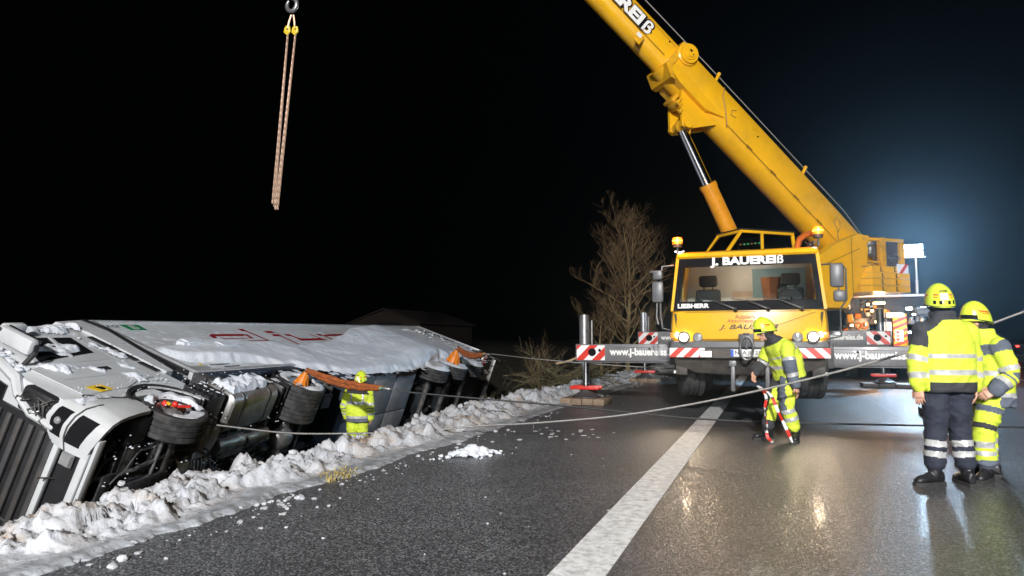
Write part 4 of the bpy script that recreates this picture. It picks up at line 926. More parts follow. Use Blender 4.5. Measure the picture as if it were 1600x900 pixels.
b.box((-13.5,0,1.12),(.12,2.4,.22),0,.02); b.obj('rear_bumper',K['tank'],trailer)
for y_ in(-1.0,1.0): b=MB(); b.box((-13.5,y_,.98),(.08,.4,.12),0,.01); b.obj('tail_lamp',pmat('unlit_tail_lamp',(.25,.02,.015),.3) if 'tl' not in K else K['tl'],trailer)
b=MB(); b.box((-13.62,0,2.6),(.03,2.4,2.6)); b.bar((-13.66,.4,1.3),(-13.66,.4,3.8),.04,.04); b.bar((-13.66,-.4,1.3),(-13.66,-.4,3.8),.04,.04); b.obj('rear_door',K['trail'],trailer)
# ---- tractor
tractor=empty('lorry_tractor',label='white lorry cab tractor unit lying on its side with its dark underside facing the road',cat='lorry',M=MC)
def sec(x,zt,y,zb=1.0,r=.12): # closed ring in the (y,z) plane
    return [(x,-y+r,zb),(x,y-r*.3,zb),(x,y,zb+r*.5),(x,y,zt-r*2.2),(x,y-.06,zt-r*.6),(x,y-.2,zt),(x,-y+.2,zt),(x,-y+.06,zt-r*.6),(x,-y,zt-r*2.2),(x,-y,zb+r*.5)]
b=MB(); b.loft([sec(-.85,3.62,1.2,1.0),sec(-.2,3.66,1.21,1.0),sec(.6,3.6,1.215,1.0),sec(.95,3.4,1.21,1.0),sec(1.22,2.95,1.2,1.0),sec(1.42,2.1,1.17,1.0),sec(1.46,1.75,1.1,1.0),sec(1.44,1.3,1.05,1.0)]); tcab=b.obj('cab_shell',K['white'],tractor,ang=32)
# front grille with recessed slats
b=MB(); b.box((1.47,0,1.5),(.06,1.62,1.1),0,.02); gq=b.obj('grille',K['black'],tractor)
for i in range(6): b=MB(); b.box((1.525,0,1.06+.18*i),(.055,1.5,.08),0,.02); b.obj('slat',K['dgrey'],gq)
for y_ in (-.55,): b=MB(); b.bar((1.53,y_,1.0),(1.53,y_+.05,1.95),.02,.02); b.obj('grille_strut',K['dgrey'],gq)
# windscreen (dark)
b=MB(); b.loft([[(1.455,-1.0,2.05),(1.455,1.0,2.05),(1.25,.98,2.95),(1.25,-.98,2.95)],[(1.43,-1.0,2.05),(1.43,1.0,2.05),(1.23,.98,2.95),(1.23,-.98,2.95)]]); b.obj('windscreen',K['frit'],tractor)
# a-pillar corner panel, light and pinkish under the lamps
for s_ in(-1,1):
    b=MB(); b.tube([(1.15,s_*1.2,3.0),(1.34,s_*1.19,2.4),(1.45,s_*1.14,1.95),(1.5,s_*1.0,1.8),(1.53,s_*.86,1.5),(1.53,s_*.84,1.1)],[.05,.065,.075,.06,.05,.045],8); b.obj('corner_panel',K['white'],tractor)
    # empty headlamp cavity with broken lamp inside
    b=MB(); b.box((1.42,s_*1.0,1.5),(.22,.34,.5),0,.05); hc=b.obj('headlight_cavity',K['black'],tractor)
    if s_>0:
        b=MB(); b.lathe([(.02,-.05),(.11,.0),(.12,.05)],(1.5,1.0,1.6),X,14); b.lathe([(.02,-.05),(.08,.0),(.09,.05)],(1.5,.96,1.38),X,14)
        rr=random.Random(9)
        for k in range(12): p=V((1.53,.9+rr.random()*.2,1.3+rr.random()*.42)); b.tube([p,p+V((.05,rr.uniform(-.1,.1),rr.uniform(-.1,.1))),p+V((.03,rr.uniform(-.15,.15),rr.uniform(-.15,.15)))],.01,5)
        b.obj('broken_lamp',K['under2'],hc)
# bumper
def yz(poly,x,d,mi=0,bb=None):
    bb=bb or MB(); bb.prism(poly,(x,0,0),(0,1,0),(0,0,1),d,mi); return bb
bum=None
for s_ in(1,-1):
    f=lambda P:[(s_*a,c) for a,c in P]
    path=[(.66,1.235),(.9,1.25),(1.15,1.25),(1.32,1.235),(1.43,1.18),(1.50,1.08),(1.535,.95),(1.545,.82),(1.55,.68)]
    zt=[.92,.97,1.02,1.10,1.20,1.27,1.28,1.22,1.06]; zl=[.50,.47,.44,.42,.42,.43,.46,.50,.52]
    def BP_(i,t,o=0):
        j=min(int(i),len(path)-2); q=i-j; p=V((path[j][0]*(1-q)+path[j+1][0]*q,path[j][1]*(1-q)+path[j+1][1]*q)); dd=V((path[j+1][0]-path[j][0],path[j+1][1]-path[j][1])).normalized(); nn=V((-dd.y,dd.x)) ; nn=nn if nn.dot(V((1,.6)))>0 else -nn
        z0_=zl[j]*(1-q)+zl[j+1]*q; z1_=zt[j]*(1-q)+zt[j+1]*q; bul=.035*sin(pi*t)
        p=p+nn*(o+bul); return V((p.x,s_*p.y,z0_+(z1_-z0_)*t))
    def BPatch(i0,i1,t0,t1,o,th,name,mat,par,n=8,m=5,sk=0):
        b=MB(); A=[[BP_(i0+(i1-i0)*a/n,t0+(t1-t0)*c/m+sk*a/n,o) for a in range(n+1)] for c in range(m+1)]; B2=[[BP_(i0+(i1-i0)*a/n,t0+(t1-t0)*c/m+sk*a/n,o-th) for a in range(n+1)] for c in range(m+1)]
        W_=n+1; vs=[p for r in A for p in r]+[p for r in B2 for p in r]; K_=W_*(m+1); fs=[]
        for c in range(m):
            for a in range(n): q=c*W_+a; fs+=[(q,q+1,q+W_+1,q+W_),(K_+q,K_+q+W_,K_+q+W_+1,K_+q+1)]
        for a in range(n): fs+=[(a,a+K_,a+1+K_,a+1),(m*W_+a,m*W_+a+1,m*W_+a+1+K_,m*W_+a+K_)]
        for c in range(m): fs+=[(c*W_,(c+1)*W_,(c+1)*W_+K_,c*W_+K_),(c*W_+n,c*W_+n+K_,(c+1)*W_+n+K_,(c+1)*W_+n)]
        b.add(vs,fs); return b.obj(name,mat,par,ang=50)
    o_=BPatch(0,8,0,1,0,.05,'bumper_corner',K['white'],tractor,24,8)
    BPatch(4.6,7.2,.62,.88,.006,.02,'fog_opening',K['frit'],o_,8,4,.03); BPatch(4.5,7.3,.16,.48,.006,.02,'fog_opening',K['frit'],o_,8,4,.05)
    BPatch(2.6,8,.53,.56,.008,.02,'bumper_seam',K['dgrey'],o_,16,1); BPatch(.3,3.6,.9,.93,.008,.02,'bumper_seam',K['dgrey'],o_,10,1)
    b=MB(); c_=BP_(5.9,.75,.012); b.ball(c_,(.03,.05,.05),0,12,8); b.obj('fog_lamp',K['lens'],o_)
b=MB(); b.box((1.52,0,.97),(.08,1.5,.085),0,.015); bb_=b.obj('bumper_bar',K['white'],tractor)
text('lettering','WAL 7040',.05,(1.563,-.2,.97),(0,-1,0),(0,0,1),K['dgrey'],bb_,width=.5,depth=.003) if 0 else None
b=MB(); b.box((1.563,-.48,.97),(.006,.04,.08)); b.obj('blue_band',K['blue'],bb_)
b=MB(); b.box((1.5,0,.55),(.09,1.5,.11),0,.02); b.box((1.46,0,.46),(.12,1.9,.05),0,.01); b.obj('lower_lip',K['white'],tractor)
b=MB(); b.box((1.44,.0,.76),(.05,1.4,.34)); b.obj('bumper_void',K['black'],tractor)
for y_ in (.55,): b=MB(); b.loft([[(1.5,y_-.09,.70),(1.5,y_+.09,.70),(1.5,y_+.09,.88),(1.5,y_-.09,.88)],[(1.55,y_-.07,.72),(1.55,y_+.07,.72),(1.55,y_+.07,.86),(1.55,y_-.07,.86)]]); b.obj('marker_lamp',K['lens'],tractor)
# cab flank details (left side, facing up)
yS=1.219
def flank(poly,name,mat,d=.006,par=None,y=yS): b=MB(); b.prism(poly,(0,y,0),(1,0,0),(0,0,1),-d); return b.obj(name,mat,par or tractor,smooth=False)
door=flank([(1.16,1.16),(1.22,2.0),(.95,2.1),(.98,2.3),(.35,3.05),(-.42,3.05),(-.42,1.42),(-.1,1.38),(.35,1.2)],'door',K['white'],.012)
flank([(.92,2.2),(-.22,2.36),(-.33,2.93),(.27,2.97),(.8,2.45)],'door_window',K['frit'],.006,door,yS+.012)
b=MB(); b.bar((.30,yS+.02,2.28),(.05,yS+.02,2.95),.05,.03,0,(0,1,0)); b.obj('window_bar',K['white'],door)
b=MB(); b.box((.16,yS+.02,1.82),(.24,.03,.09),0,.012); b.obj('door_handle',K['black'],door)
b=MB()
for z_ in(1.62,1.95,2.1): b.box((.4,yS+.013,z_),(1.3,.006,.012))
b.bar((-.42,yS+.014,1.42),(-.42,yS+.014,3.05),.014,.005,0,(0,1,0)); b.bar((1.16,yS+.01,1.16),(.62,yS+.01,.98),.02,.008,0,(0,1,0)); b.obj('door_crease',K['alu'],door)
lower=flank([(1.14,.92),(1.16,1.14),(.35,1.18),(.42,1.05),(.62,.93)],'step_panel',K['white'],.016)
stk=flank([(.97,1.35),(.68,1.38),(.60,1.20),(.86,1.17)],'warning_sticker',K['sign'],.003,lower,yS+.017)
flank([(.85,1.33),(.72,1.31),(.70,1.22),(.79,1.22)],'sticker_mark',K['frit'],.002,stk,yS+.0205)
b=MB(); b.bar((1.2,yS+.01,1.16),(.64,yS+.01,.90),.03,.02,0,(0,1,0)); b.bar((1.12,yS+.012,.9),(.6,yS+.012,.95),.025,.02,0,(0,1,0)); b.obj('step_gap',K['seam'],tractor)
for z0_,z1_ in((2.94,2.42),(2.36,2.0),(1.92,1.58)):
    flank([(-.68,z0_),(-.78,z0_),(-.80,z1_),(-.70,z1_)],'vent_strip',K['black'],.02)
b=MB(); b.loft([[(-.86,1.2,1.5),(-.86,1.24,1.5),(-.86,1.24,3.1),(-.86,1.15,3.75),(-.86,1.0,3.85),(-.86,1.0,1.5)],[(-1.02,1.2,1.5),(-1.02,1.245,1.5),(-1.3,1.245,3.1),(-1.42,1.16,3.78),(-1.42,1.0,3.9),(-1.02,1.0,1.5)]]); b.loft([[(-.86,-1.2,1.5),(-.86,-1.24,1.5),(-.86,-1.24,3.1),(-.86,-1.15,3.75),(-.86,-1.0,3.85),(-.86,-1.0,1.5)],[(-1.02,-1.2,1.5),(-1.02,-1.245,1.5),(-1.3,-1.245,3.1),(-1.42,-1.16,3.78),(-1.42,-1.0,3.9),(-1.02,-1.0,1.5)]]); dfl=b.obj('side_deflector',K['white'],tractor)
b=MB(); b.bar((-1.1,1.24,1.55),(-1.38,1.24,3.2),.1,.03,0,(0,1,0)); b.bar((-1.38,1.24,3.2),(-1.45,1.17,3.75),.1,.03,0,(0,1,0)); b.obj('rubber_edge',K['black'],dfl)
b=MB(); b.loft([[(.6,-1.0,3.6),(.6,1.0,3.6),(.6,.9,3.66),(.6,-.9,3.66)],[(-.3,-1.05,3.6),(-.3,1.05,3.6),(-.3,.95,3.95),(-.3,-.95,3.95)],[(-1.35,-1.08,3.6),(-1.35,1.08,3.6),(-1.35,.98,4.0),(-1.35,-.98,4.0)]]); b.obj('roof_deflector',K['white'],tractor)
b=MB(); b.box((-1.4,.98,3.92),(.12,.2,.16),0,.03); b.obj('deflector_cap',K['black'],tractor)
for k in range(3): b=MB(); b.bar((-.82,yS+.012,1.75+.42*k),(-1.1-.05*k,yS+.03,1.75+.42*k),.012,.008); b.obj('deflector_rib',K['alu'],dfl)
# mirror
b=MB(); b.box((.95,1.38,2.62),(.16,.24,.6),0,.06); b.box((.62,1.34,3.06),(.36,.2,.14),0,.05); mm=b.obj('mirror',K['white'],tractor)
b=MB(); b.box((.86,1.38,2.62),(.02,.22,.56)); b.obj('mirror_glass',K['frit'],mm)
b=MB(); b.tube([(1.15,1.2,2.2),(1.1,1.4,2.15),(1.0,1.44,2.25)],.035,8); b.tube([(1.0,1.2,3.0),(1.05,1.4,3.0),(1.0,1.44,2.85)],.035,8); b.obj('mirror_arm',K['black'],mm)
# wheel arch
b=MB(); pts=[(.12+.62*cos(a),1.235,.5+.62*sin(a)+.05) for a in [radians(q) for q in range(12,176,12)]]; b.tube(pts,.035,8); 
arch=b.obj('wheel_arch',K['black'],tractor)
b=MB()
def arcband(r0,r1,a0,a1,y0,y1,bb): 
    rings=[]
    for k in range(13):
        a=radians(a0+(a1-a0)*k/12); c,s_=cos(a),sin(a)
        rings.append([(.12+r0*c,y0,.5+r0*s_),(.12+r1*c,y0,.5+r1*s_),(.12+r1*c,y1,.5+r1*s_),(.12+r0*c,y1,.5+r0*s_)])
    bb.loft(rings)
arcband(.60,.64,8,178,.75,1.22,b); b.obj('arch_liner',K['black'],arch)
b=MB(); arcband(.66,.70,95,178,.9,1.24,b); arcband(.60,.645,100,176,1.225,1.245,b); b.obj('fender',K['white'],tractor)
fw=wheel(tractor,.12,1.02,.5,0); fw.scale=(.94,1,.94); wheel(tractor,.12,-1.02).scale=(.94,1,.94)
for y_ in(.68,1.03): wheel(tractor,-3.7,y_)
for y_ in(-.68,-1.03): wheel(tractor,-3.7,y_)
for s_ in(1,-1):
    b=MB(); rings=[]
    for k in range(15):
        a=radians(-5+k*13.5); c,q=cos(a),sin(a); rings.append([(-3.7+.56*c,s_*.5,.5+.56*q),(-3.7+.59*c,s_*.5,.5+.59*q),(-3.7+.59*c,s_*1.22,.5+.59*q),(-3.7+.56*c,s_*1.22,.5+.56*q)])
    b.loft(rings); b.obj('mudguard',K['black'],tractor)
# chassis, engine, tanks
b=MB()
for y_ in(-.4,.4): b.box((-1.7,y_,.87),(6.3,.08,.27),0,.01)
for x_ in(1.2,-1.2,-2.4,-4.6): b.box((x_,0,.87),(.12,.8,.2))
b.obj('frame_rail',K['under'],tractor)
b=MB(); b.box((.2,0,1.02),(2.3,2.2,.06)); b.obj('cab_floor',K['under'],tractor)
b=MB(); b.box((.25,0,.72),(1.25,.62,.5),0,.08); b.box((.35,0,.43),(.95,.44,.16),0,.06); b.box((.9,.0,.75),(.14,1.4,.5),0,.02); b.obj('engine_block',K['under'],tractor)
b=MB(); b.loft([[(x_,.26*r*cos(a),.68+.26*r*sin(a)) for a in [i*2*pi/14 for i in range(14)]] for x_,r in((-.4,1.15),(-.6,1.2),(-.75,.95),(-1.3,.8),(-1.45,.55))]);
for k in range(6): b.lathe([(.24,0),(.265,.02),(.24,.04)],(-.7-.1*k,0,.68),X,14)
b.obj('gearbox',K['under2'],tractor)
b=MB(); b.cyl((-1.45,0,.68),(-3.4,0,.6),.07,n=14); b.obj('drive_shaft',K['under2'],tractor)
b=MB(); b.bar((0,-.95,.47),(0,.95,.47),.14,.16,0,(0,0,1),.03); b.obj('front_axle',K['under2'],tractor)
b=MB(); b.cyl((-3.7,-.9,.5),(-3.7,.9,.5),.12,n=16); b.ball((-3.7,0,.52),(.3,.26,.28),0,16,10); b.obj('drive_axle',K['under2'],tractor)
for y_ in(-.45,.45):
    for x_,L in((0,1.7),(-3.7,1.4)):
        b=MB()
        for k in range(3): b.box((x_,y_,.62+.035*k),(L*(.6+.2*k),.08,.03))
        b.obj('leaf_spring',K['under'],tractor)
b=MB(); b.tube([(.9,.55,.62),(.3,.62,.5),(-.2,.7,.46)],.03,8); b.tube([(.25,-.8,.42),(.25,.8,.42)],.028,8); b.tube([(1.2,.3,.55),(.6,.35,.45),(-.1,.5,.42)],.03,8); b.obj('steering_rod',K['steel'],tractor)
rr=random.Random(21)
b=MB()
for k in range(80):
    x_=rr.uniform(-3.2,1.2);y_=rr.uniform(-.9,.9);z_=rr.uniform(.42,.8);ps=[V((x_,y_,z_))]
    d=V((rr.choice([-1,1])*rr.uniform(.2,1),rr.uniform(-.5,.5),rr.uniform(-.1,.1)))
    for q in range(5): ps.append(ps[-1]+d*.22+V((0,rr.gauss(0,.05),rr.gauss(0,.03))))
    b.tube(ps,rr.uniform(.008,.022),6)
b.obj('hose_bundle',K['dgrey'],tractor,kind='stuff')
for k in range(40):
    x_=rr.uniform(-3.0,1.1);y_=rr.uniform(-.85,.8);b=MB(); s=(rr.uniform(.08,.3),rr.uniform(.08,.25),rr.uniform(.08,.2))
    R_=Matrix.Rotation(rr.uniform(-.5,.5),3,'Z')
    (b.box((x_,y_,rr.uniform(.5,.72)),s,0,.02,R_) if k%2 else b.cyl((x_,y_,.58),(x_+s[0],y_+rr.uniform(-.1,.1),.58),s[1]*.5,n=14))
    b.obj(['bracket','valve','pump','filter'][k%4],rr.choice([K['under'],K['under2'],K['dgrey'],K['steel'],K['tank']]),tractor)
b=MB(); b.box((1.1,-.2,.44),(.22,1.2,.035),0,.01); b.box((.35,-.6,.52),(.75,.4,.12),0,.03); b.obj('sump_guard',K['under'],tractor)
b=MB(); b.box((-.92,.98,.78),(.46,.46,.5),0,.015); bat=b.obj('battery_box',K['black'],tractor)
for k in range(4):
    b=MB(); b.box((-.92,1.215,.6+.12*k),(.44,.03,.035),0,.008); b.obj('rib',K['black'],bat)
b=MB(); b.box((-.92,1.225,.78),(.04,.04,.48)); b.box((-.72,1.225,.78),(.03,.04,.48)); b.box((-1.13,1.225,.78),(.03,.04,.48)); b.obj('box_frame',K['black'],bat)
def rbox(x0_,x1_,y0,y1,z0,z1,r):
    rings=[]
    for x_,k in((x0_,.9),(x0_-.03,1),(x1_+.03,1),(x1_,.9)):
        rg=[]
        cy,cz=(y0+y1)/2,(z0+z1)/2
        for (sy,sz,a0) in((1,1,0),(-1,1,90),(-1,-1,180),(1,-1,270)):
            for q in range(5):
                a=radians(a0+q*22.5); rg.append((x_,cy+((y1-y0)/2-r)*sy*k+r*cos(a)*k,cz+((z1-z0)/2-r)*sz*k+r*sin(a)*k))
        rings.append(rg)
    return rings
b=MB(); b.loft(rbox(-1.3,-2.75,.5,1.21,.42,1.08,.16)); tk=b.obj('fuel_tank',K['tank'],tractor)
for x_ in(-1.62,-2.45):
    b=MB(); b.loft(rbox(x_+.05,x_-.05,.495,1.222,.408,1.092,.165)); b.obj('tank_strap',K['black'],tk)
b=MB(); b.cyl((-1.15,-.0,.45),(-1.15,.0,.45),.01); b.cyl((-1.25,.3,.47),(-2.0,.3,.47),.15,n=18); b.cyl((-2.2,.25,.5),(-2.9,.25,.5),.14,n=18); b.obj('air_tank',K['under2'],tractor)
b=MB(); b.loft(rbox(-.9,-2.2,-1.2,-.5,.42,1.08,.16)); b.obj('exhaust_box',K['tank'],tractor)
b=MB(); b.cyl((-3.6,0,1.1),(-3.6,0,1.16),.48,n=24); b.box((-3.6,0,1.05),(1.1,1.0,.06)); b.obj('fifth_wheel',K['under2'],tractor)
for nm_,c_,s_,m_ in (('compressor_box',(-1.0,.42,.64),(.5,.5,.42),K['belly']),('muffler',(-1.95,.12,.6),(.7,.3,.3),K['under2']),('tool_locker',(-3.0,.95,.72),(.12,.5,.5),K['black']),('step_box',(.78,.95,.62),(.4,.4,.3),K['black']),('radiator_duct',(.75,.5,.62),(.3,.5,.3),K['under2']),('engine_cover',(.05,.5,.6),(.5,.3,.3),K['dgrey']),('rear_tray',(-4.5,.6,.8),(.3,1.0,.25),K['under'])):
    b=MB(); b.box(c_,s_,0,.05); b.obj(nm_,m_,tractor)
for k in range(7):
    b=MB(); b.cyl((-.2-.12*k,.62,.42),(-.2-.12*k,.9,.44),.045,n=10); b.obj('brake_cylinder',K['steel'] if k%2 else K['under2'],tractor)
# red and yellow air couplings / strap hook in the front wheel
hub=MC@V((0,1.02+.15,.5))
b=MB(); b.tube([(.1,1.2,.52),(.16,1.26,.42),(.05,1.27,.35),(-.06,1.24,.42)],.022,8); b.obj('red_tie',K['red'],tractor)

# ------------------------------------------------------------------ snow lying on the upturned flanks
def sm(t): t=max(0,min(1,t)); return t*t*(3-2*t)
def interp(x,kn):
    for (a,p),(c,q) in zip(kn,kn[1:]):
        lo,hi=min(a,c),max(a,c)
        if lo<=x<=hi: return p+(q-p)*sm((x-a)/(c-a)) if c!=a else p
    return kn[0][1] if abs(x-kn[0][0])<abs(x-kn[-1][0]) else kn[-1][1]
def snow_sheet(name,par_M,X0,X1,Z0,Z1,st,thick,base,label,cat='snow',kind='stuff'):
    nx=int(abs(X1-X0)/st);nz=int((Z1-Z0)/st);idx={};b=MB()
    T=[[thick(X0+(X1-X0)*i/nx,Z0+(Z1-Z0)*j/nz) for i in range(nx+1)] for j in range(nz+1)]
    def vid(i,j):
        if (i,j) not in idx:
            x=X0+(X1-X0)*i/nx;z=Z0+(Z1-Z0)*j/nz;t=T[j][i]
            idx[(i,j)]=len(b.v); b.v.append(V((x,base(x,z)+max(t,-.02),z)))
        return idx[(i,j)]
    for j in range(nz):
        for i in range(nx):
            if max(T[j][i],T[j][i+1],T[j+1][i],T[j+1][i+1])>0:
                b.f.append([vid(i,j),vid(i,j+1),vid(i+1,j+1),vid(i+1,j)]); b.m.append(0)
    o=fast(b,name,K['snow']); o.matrix_world=par_M; tag(o,label,cat,None,kind); return o
up=[(0,2.2),(-.3,2.50),(-.94,2.62),(-1.9,2.76),(-3.1,2.62),(-4.3,2.42),(-5.36,2.46),(-6.3,2.72),(-7.4,3.07),(-9.9,3.30),(-11.6,3.25),(-12.4,2.7),(-13.0,1.6),(-13.4,.9)]
lo=[(0,2.3),(-.35,1.72),(-.7,1.62),(-1.6,1.50),(-2.6,1.18),(-3.0,.95),(-3.6,.72),(-4.2,.5),(-5.2,.42),(-6.3,.38),(-7.3,.42),(-8,.55),(-8.7,.7),(-9.4,.8),(-10.8,.8),(-11.8,.9),(-13.4,1.3)]
def th(x,z):
    d=min(interp(x,up)-z+.05*noise.noise(V((x*2,z*2,1))),z-interp(x,lo)+.12*noise.noise(V((x*2.3,z*2.3,4)))+.05*noise.noise(V((x*6,0,4))))
    n=noise.fractal(V((x*.8,z*.9,2)),1,2,4)
    mound=.26*math.exp(-((x+8.3)/1.9)**2)*sm((z-.4)/.7)+.05*math.exp(-((x+1.3)/.8)**2)
    return sm(d/.2)*(.10+mound+.045*n)-.004+ .012*noise.noise(V((x*7,z*7,3)))
def tbase(x,z): return 1.233 if z>1.05 else 1.233-.02*(1.05-z)
snow_sheet('snow_blanket',MT,0,-13.4,.3,3.45,.045,th,tbase,'thick white snow blanket lying over the lower half of the upturned trailer flank')
slabm=MB()
for (x_,z_,sx_,sz_,rot) in((-1.0,2.42,.62,.26,.15),(-1.75,2.22,.72,.28,.1)):
    bm=bmesh.new(); bmesh.ops.create_cube(bm,size=1); bmesh.ops.bevel(bm,geom=bm.edges[:],offset=.16,segments=3,affect='EDGES'); bmesh.ops.subdivide_edges(bm,edges=bm.edges[:],cuts=1,use_grid_fill=True); bm.verts.index_update()
    R_=Matrix.Rotation(rot,3,'Y')
    slabm.add([R_@V((q.co.x*sx_,q.co.y*.17,q.co.z*sz_))+V((x_,1.33,z_))+V((0,.02,.01))*noise.noise(q.co*4) for q in bm.verts],[[q.index for q in f.verts] for f in bm.faces]); bm.free()
o=slabm.obj('snow_slab',K['snow']); o.matrix_world=MT; tag(o,'two long loaf shaped snow slabs on the trailer flank near its front','snow slab')
def tc(x,z):
    n=noise.fractal(V((x*2.2,z*2.2,7)),.9,2,5); win=math.exp(-((x-.2)/.55)**2-((z-2.55)/.35)**2); low=math.exp(-((z-1.7)/.35)**2)*sm((.9-x)/.3)*sm((x+.6)/.3); roof=sm((z-3.05)/.25)
    rear=math.exp(-((x+.45)/.2)**2)
    t=(n*.8+.62*win+.30*low+.75*roof+.25*rear+.45*math.exp(-((x-.95)/.25)**2-((z-2.0)/.35)**2)-.50)
    return min(.075,t*.16)
def cb(x,z): return 1.236-(.1*max(0,x-.9))-(max(0,z-3.2)**2)*.7
snow_sheet('snow_dusting',MC,1.3,-.82,1.3,3.5,.022,tc,cb,'broken snow dusting over the door and window of the overturned white cab')
# snow on tank and on wheels
sn=MB()
def patch(M_,x0_,x1_,z0_,z1_,y,t,seed,st=.03,edge=.06):
    nx=max(3,int(abs(x1_-x0_)/st));nz=max(3,int(abs(z1_-z0_)/st));vs=[]
    for j in range(nz+1):
        for i in range(nx+1):
            x=x0_+(x1_-x0_)*i/nx;z=z0_+(z1_-z0_)*j/nz
            d=min(i,nx-i)*abs(x1_-x0_)/nx;e=min(j,nz-j)*abs(z1_-z0_)/nz
            h=sm(min(d,e)/edge+.8*noise.noise(V((x*5,z*5,seed))))*t*(.8+.6*noise.noise(V((x*9,z*9,seed))))
            vs.append(M_@V((x,y+h-.012,z)))
    sn.add(vs,[(j*(nx+1)+i,(j+1)*(nx+1)+i,(j+1)*(nx+1)+i+1,j*(nx+1)+i+1) for j in range(nz) for i in range(nx)])
patch(MC,-1.38,-2.55,.55,1.0,1.21,.12,1); patch(MC,-1.1,-1.2,.55,1.05,1.22,.06,2); patch(MC,1.2,.85,.95,1.12,1.235,.03,3); patch(MC,1.45,1.0,.92,1.08,1.25,.05,5)
def wring(M_,cx,cz,y,r0,r1,a0,a1,t,seed,full=False):
    nr=8;na=40;vs=[]
    for j in range(nr+1):
        for i in range(na+1):
            a=radians(a0+(a1-a0)*i/na);r=r0+(r1-r0)*j/nr
            e=1 if full else sm(min(i,na-i)/4)
            h=sm(min(j+ (3 if full and r0<.05 else 0),nr-j)/2.0)*e*t*(.8+.7*noise.noise(V((cos(a)*2.2*r/r1,sin(a)*2.2*r/r1,seed))))
            vs.append(M_@V((cx+r*cos(a),y+h-.01,cz+r*sin(a))))
    sn.add(vs,[(j*(na+1)+i,j*(na+1)+i+1,(j+1)*(na+1)+i+1,(j+1)*(na+1)+i) for j in range(nr) for i in range(na)])
wring(MC,.12,.5,1.205,.30,.45,40,215,.07,1); wring(MC,.12,.5,1.19,.2,.45,215,330,.03,2); wring(MC,-3.7,.5,1.215,.30,.47,20,340,.045,3)
wring(MT,-9.5,.5,1.24,.12,.49,0,360,.05,4,True)
for x_ in(-8.2,-10.8): wring(MT,x_,.5,1.24,.0,.49,0,360,.09,x_,True)
patch(MT,-11.4,-12.1,.6,1.15,1.21,.06,9)
for i in range(200):
    x_=random.uniform(-3.0,1.2);z_=random.uniform(.55,1.5); r=random.uniform(.004,.016); clump(sn,MC@V((x_,1.24+.0*r,z_)),r,1)
for i in range(200):
    x_=random.uniform(-8.5,-13);z_=random.uniform(1.2,3.2); r=random.uniform(.01,.05)*(1.5 if i%9==0 else 1); clump(sn,MT@V((x_,1.33,z_)),r,1)
for i in range(90):
    x_=random.gauss(-10.9,.5);z_=random.gauss(3.15,.1); r=random.uniform(.03,.09); clump(sn,MT@V((x_,1.3,z_)),r,2)
for i in range(420):  # snow pressed into the underbody
    x_=random.uniform(-4,1.2);y_=random.uniform(-.6,1.0);r=random.uniform(.006,.022); clump(sn,MC@V((x_,y_,random.uniform(.40,.6))),r,1)
for i in range(60):
    z_=random.uniform(2.0,3.3);x_=(1.36 if z_<2.1 else 1.36-(z_-2.1)*.24 if z_<2.95 else 1.15-(z_-2.95)*.6)-abs(random.gauss(.05,.08)); r=random.uniform(.02,.07); clump(sn,MC@V((x_,1.2,z_)),r,2)
sn.obj('loose_snow',K['snow'],kind='stuff')

# ------------------------------------------------------------------ recovery gear
def cone(M_,x,y,z,label,k_=1):
    root=empty('hub_puller',label=label,cat='hub bracket',M=M_@Matrix.Translation((x,y,z))@Matrix.Scale(k_,4))
    b=MB(); b.lathe([(.20,0),(.20,.04),(.17,.06),(.13,.2),(.09,.32),(.07,.36),(.06,.42),(.0,.43)],(0,0,0),Y,18); b.obj('cone',K['orange'],root)
    for k in range(6):
        a=k*pi/3; b=MB(); b.bar((.19*cos(a),.03,.19*sin(a)),(.085*cos(a),.33,.085*sin(a)),.035,.04,0,(0,1,0),.006); b.obj('rib',K['orange'],root)
        b=MB(); b.cyl((.17*cos(a+.5),.03,.17*sin(a+.5)),(.17*cos(a+.5),.08,.17*sin(a+.5)),.022,n=6); b.obj('wheel_nut',K['dgrey'],root)
    b=MB(); n=16; b.tube([V((.065*cos(i*2*pi/n),.47+.065*sin(i*2*pi/n),0)) for i in range(n+1)],.018,8); b.obj('ring',K['steel'],root)
    return root
c1=cone(MC,-3.7,1.12,.5,'orange cone shaped puller bolted to the upper drive wheel of the overturned tractor',.72)
c2=cone(MT,-9.5,1.2,.5,'orange cone shaped puller bolted to the middle wheel of the overturned trailer',1.1)
e1=MC@V((-3.7,1.12+.35,.5)); e2=MT@V((-9.5,1.2+.53,.5))
def sling(p0,p1,label,w0=.10,sag=.12,seed=1):
    root=empty('round_sling',p0,label,'sling'); b=MB();n=26
    d=p1-p0
    for k,off in((0,.0),(1,.07)):
        pts=[d*(i/n)+V((0,0,-sag*sin(pi*i/n)-off*max(0,sin(pi*i/n))**.6*(1 if k else .2)))+V((noise.noise(V((i*.5,k,seed))),noise.noise(V((i*.5,k+5,seed))),noise.noise(V((i*.6,k+9,seed)))))*.032*sin(pi*i/n) for i in range(n+1)]
        b.tube(pts,[w0*(.45+.55*max(0,sin(pi*min(1,.12+.85*i/n)))**.5)*(.9+.15*noise.noise(V((i*1.1,k*3,seed)))) for i in range(n+1)],10)
    b.obj('webbing',K['sling'],root)
    return root
def pt(px,py,d):  # point given as bearing and distance from the survey of the photograph
    f=1070; R_=Matrix.Rotation(YAW,3,'Z')@Matrix.Rotation(PITCH,3,'X'); return R_@V(((px-800)/f*d,d,(450-py)/f*d))+V((0,0,1.32))
s1e=pt(598,606,11.3)
sg=sling(e1,s1e,'thick dirty orange round sling running from the tractor hub puller past the ditch worker',.055,.06,1)
s2e=pt(757,553,18.6)
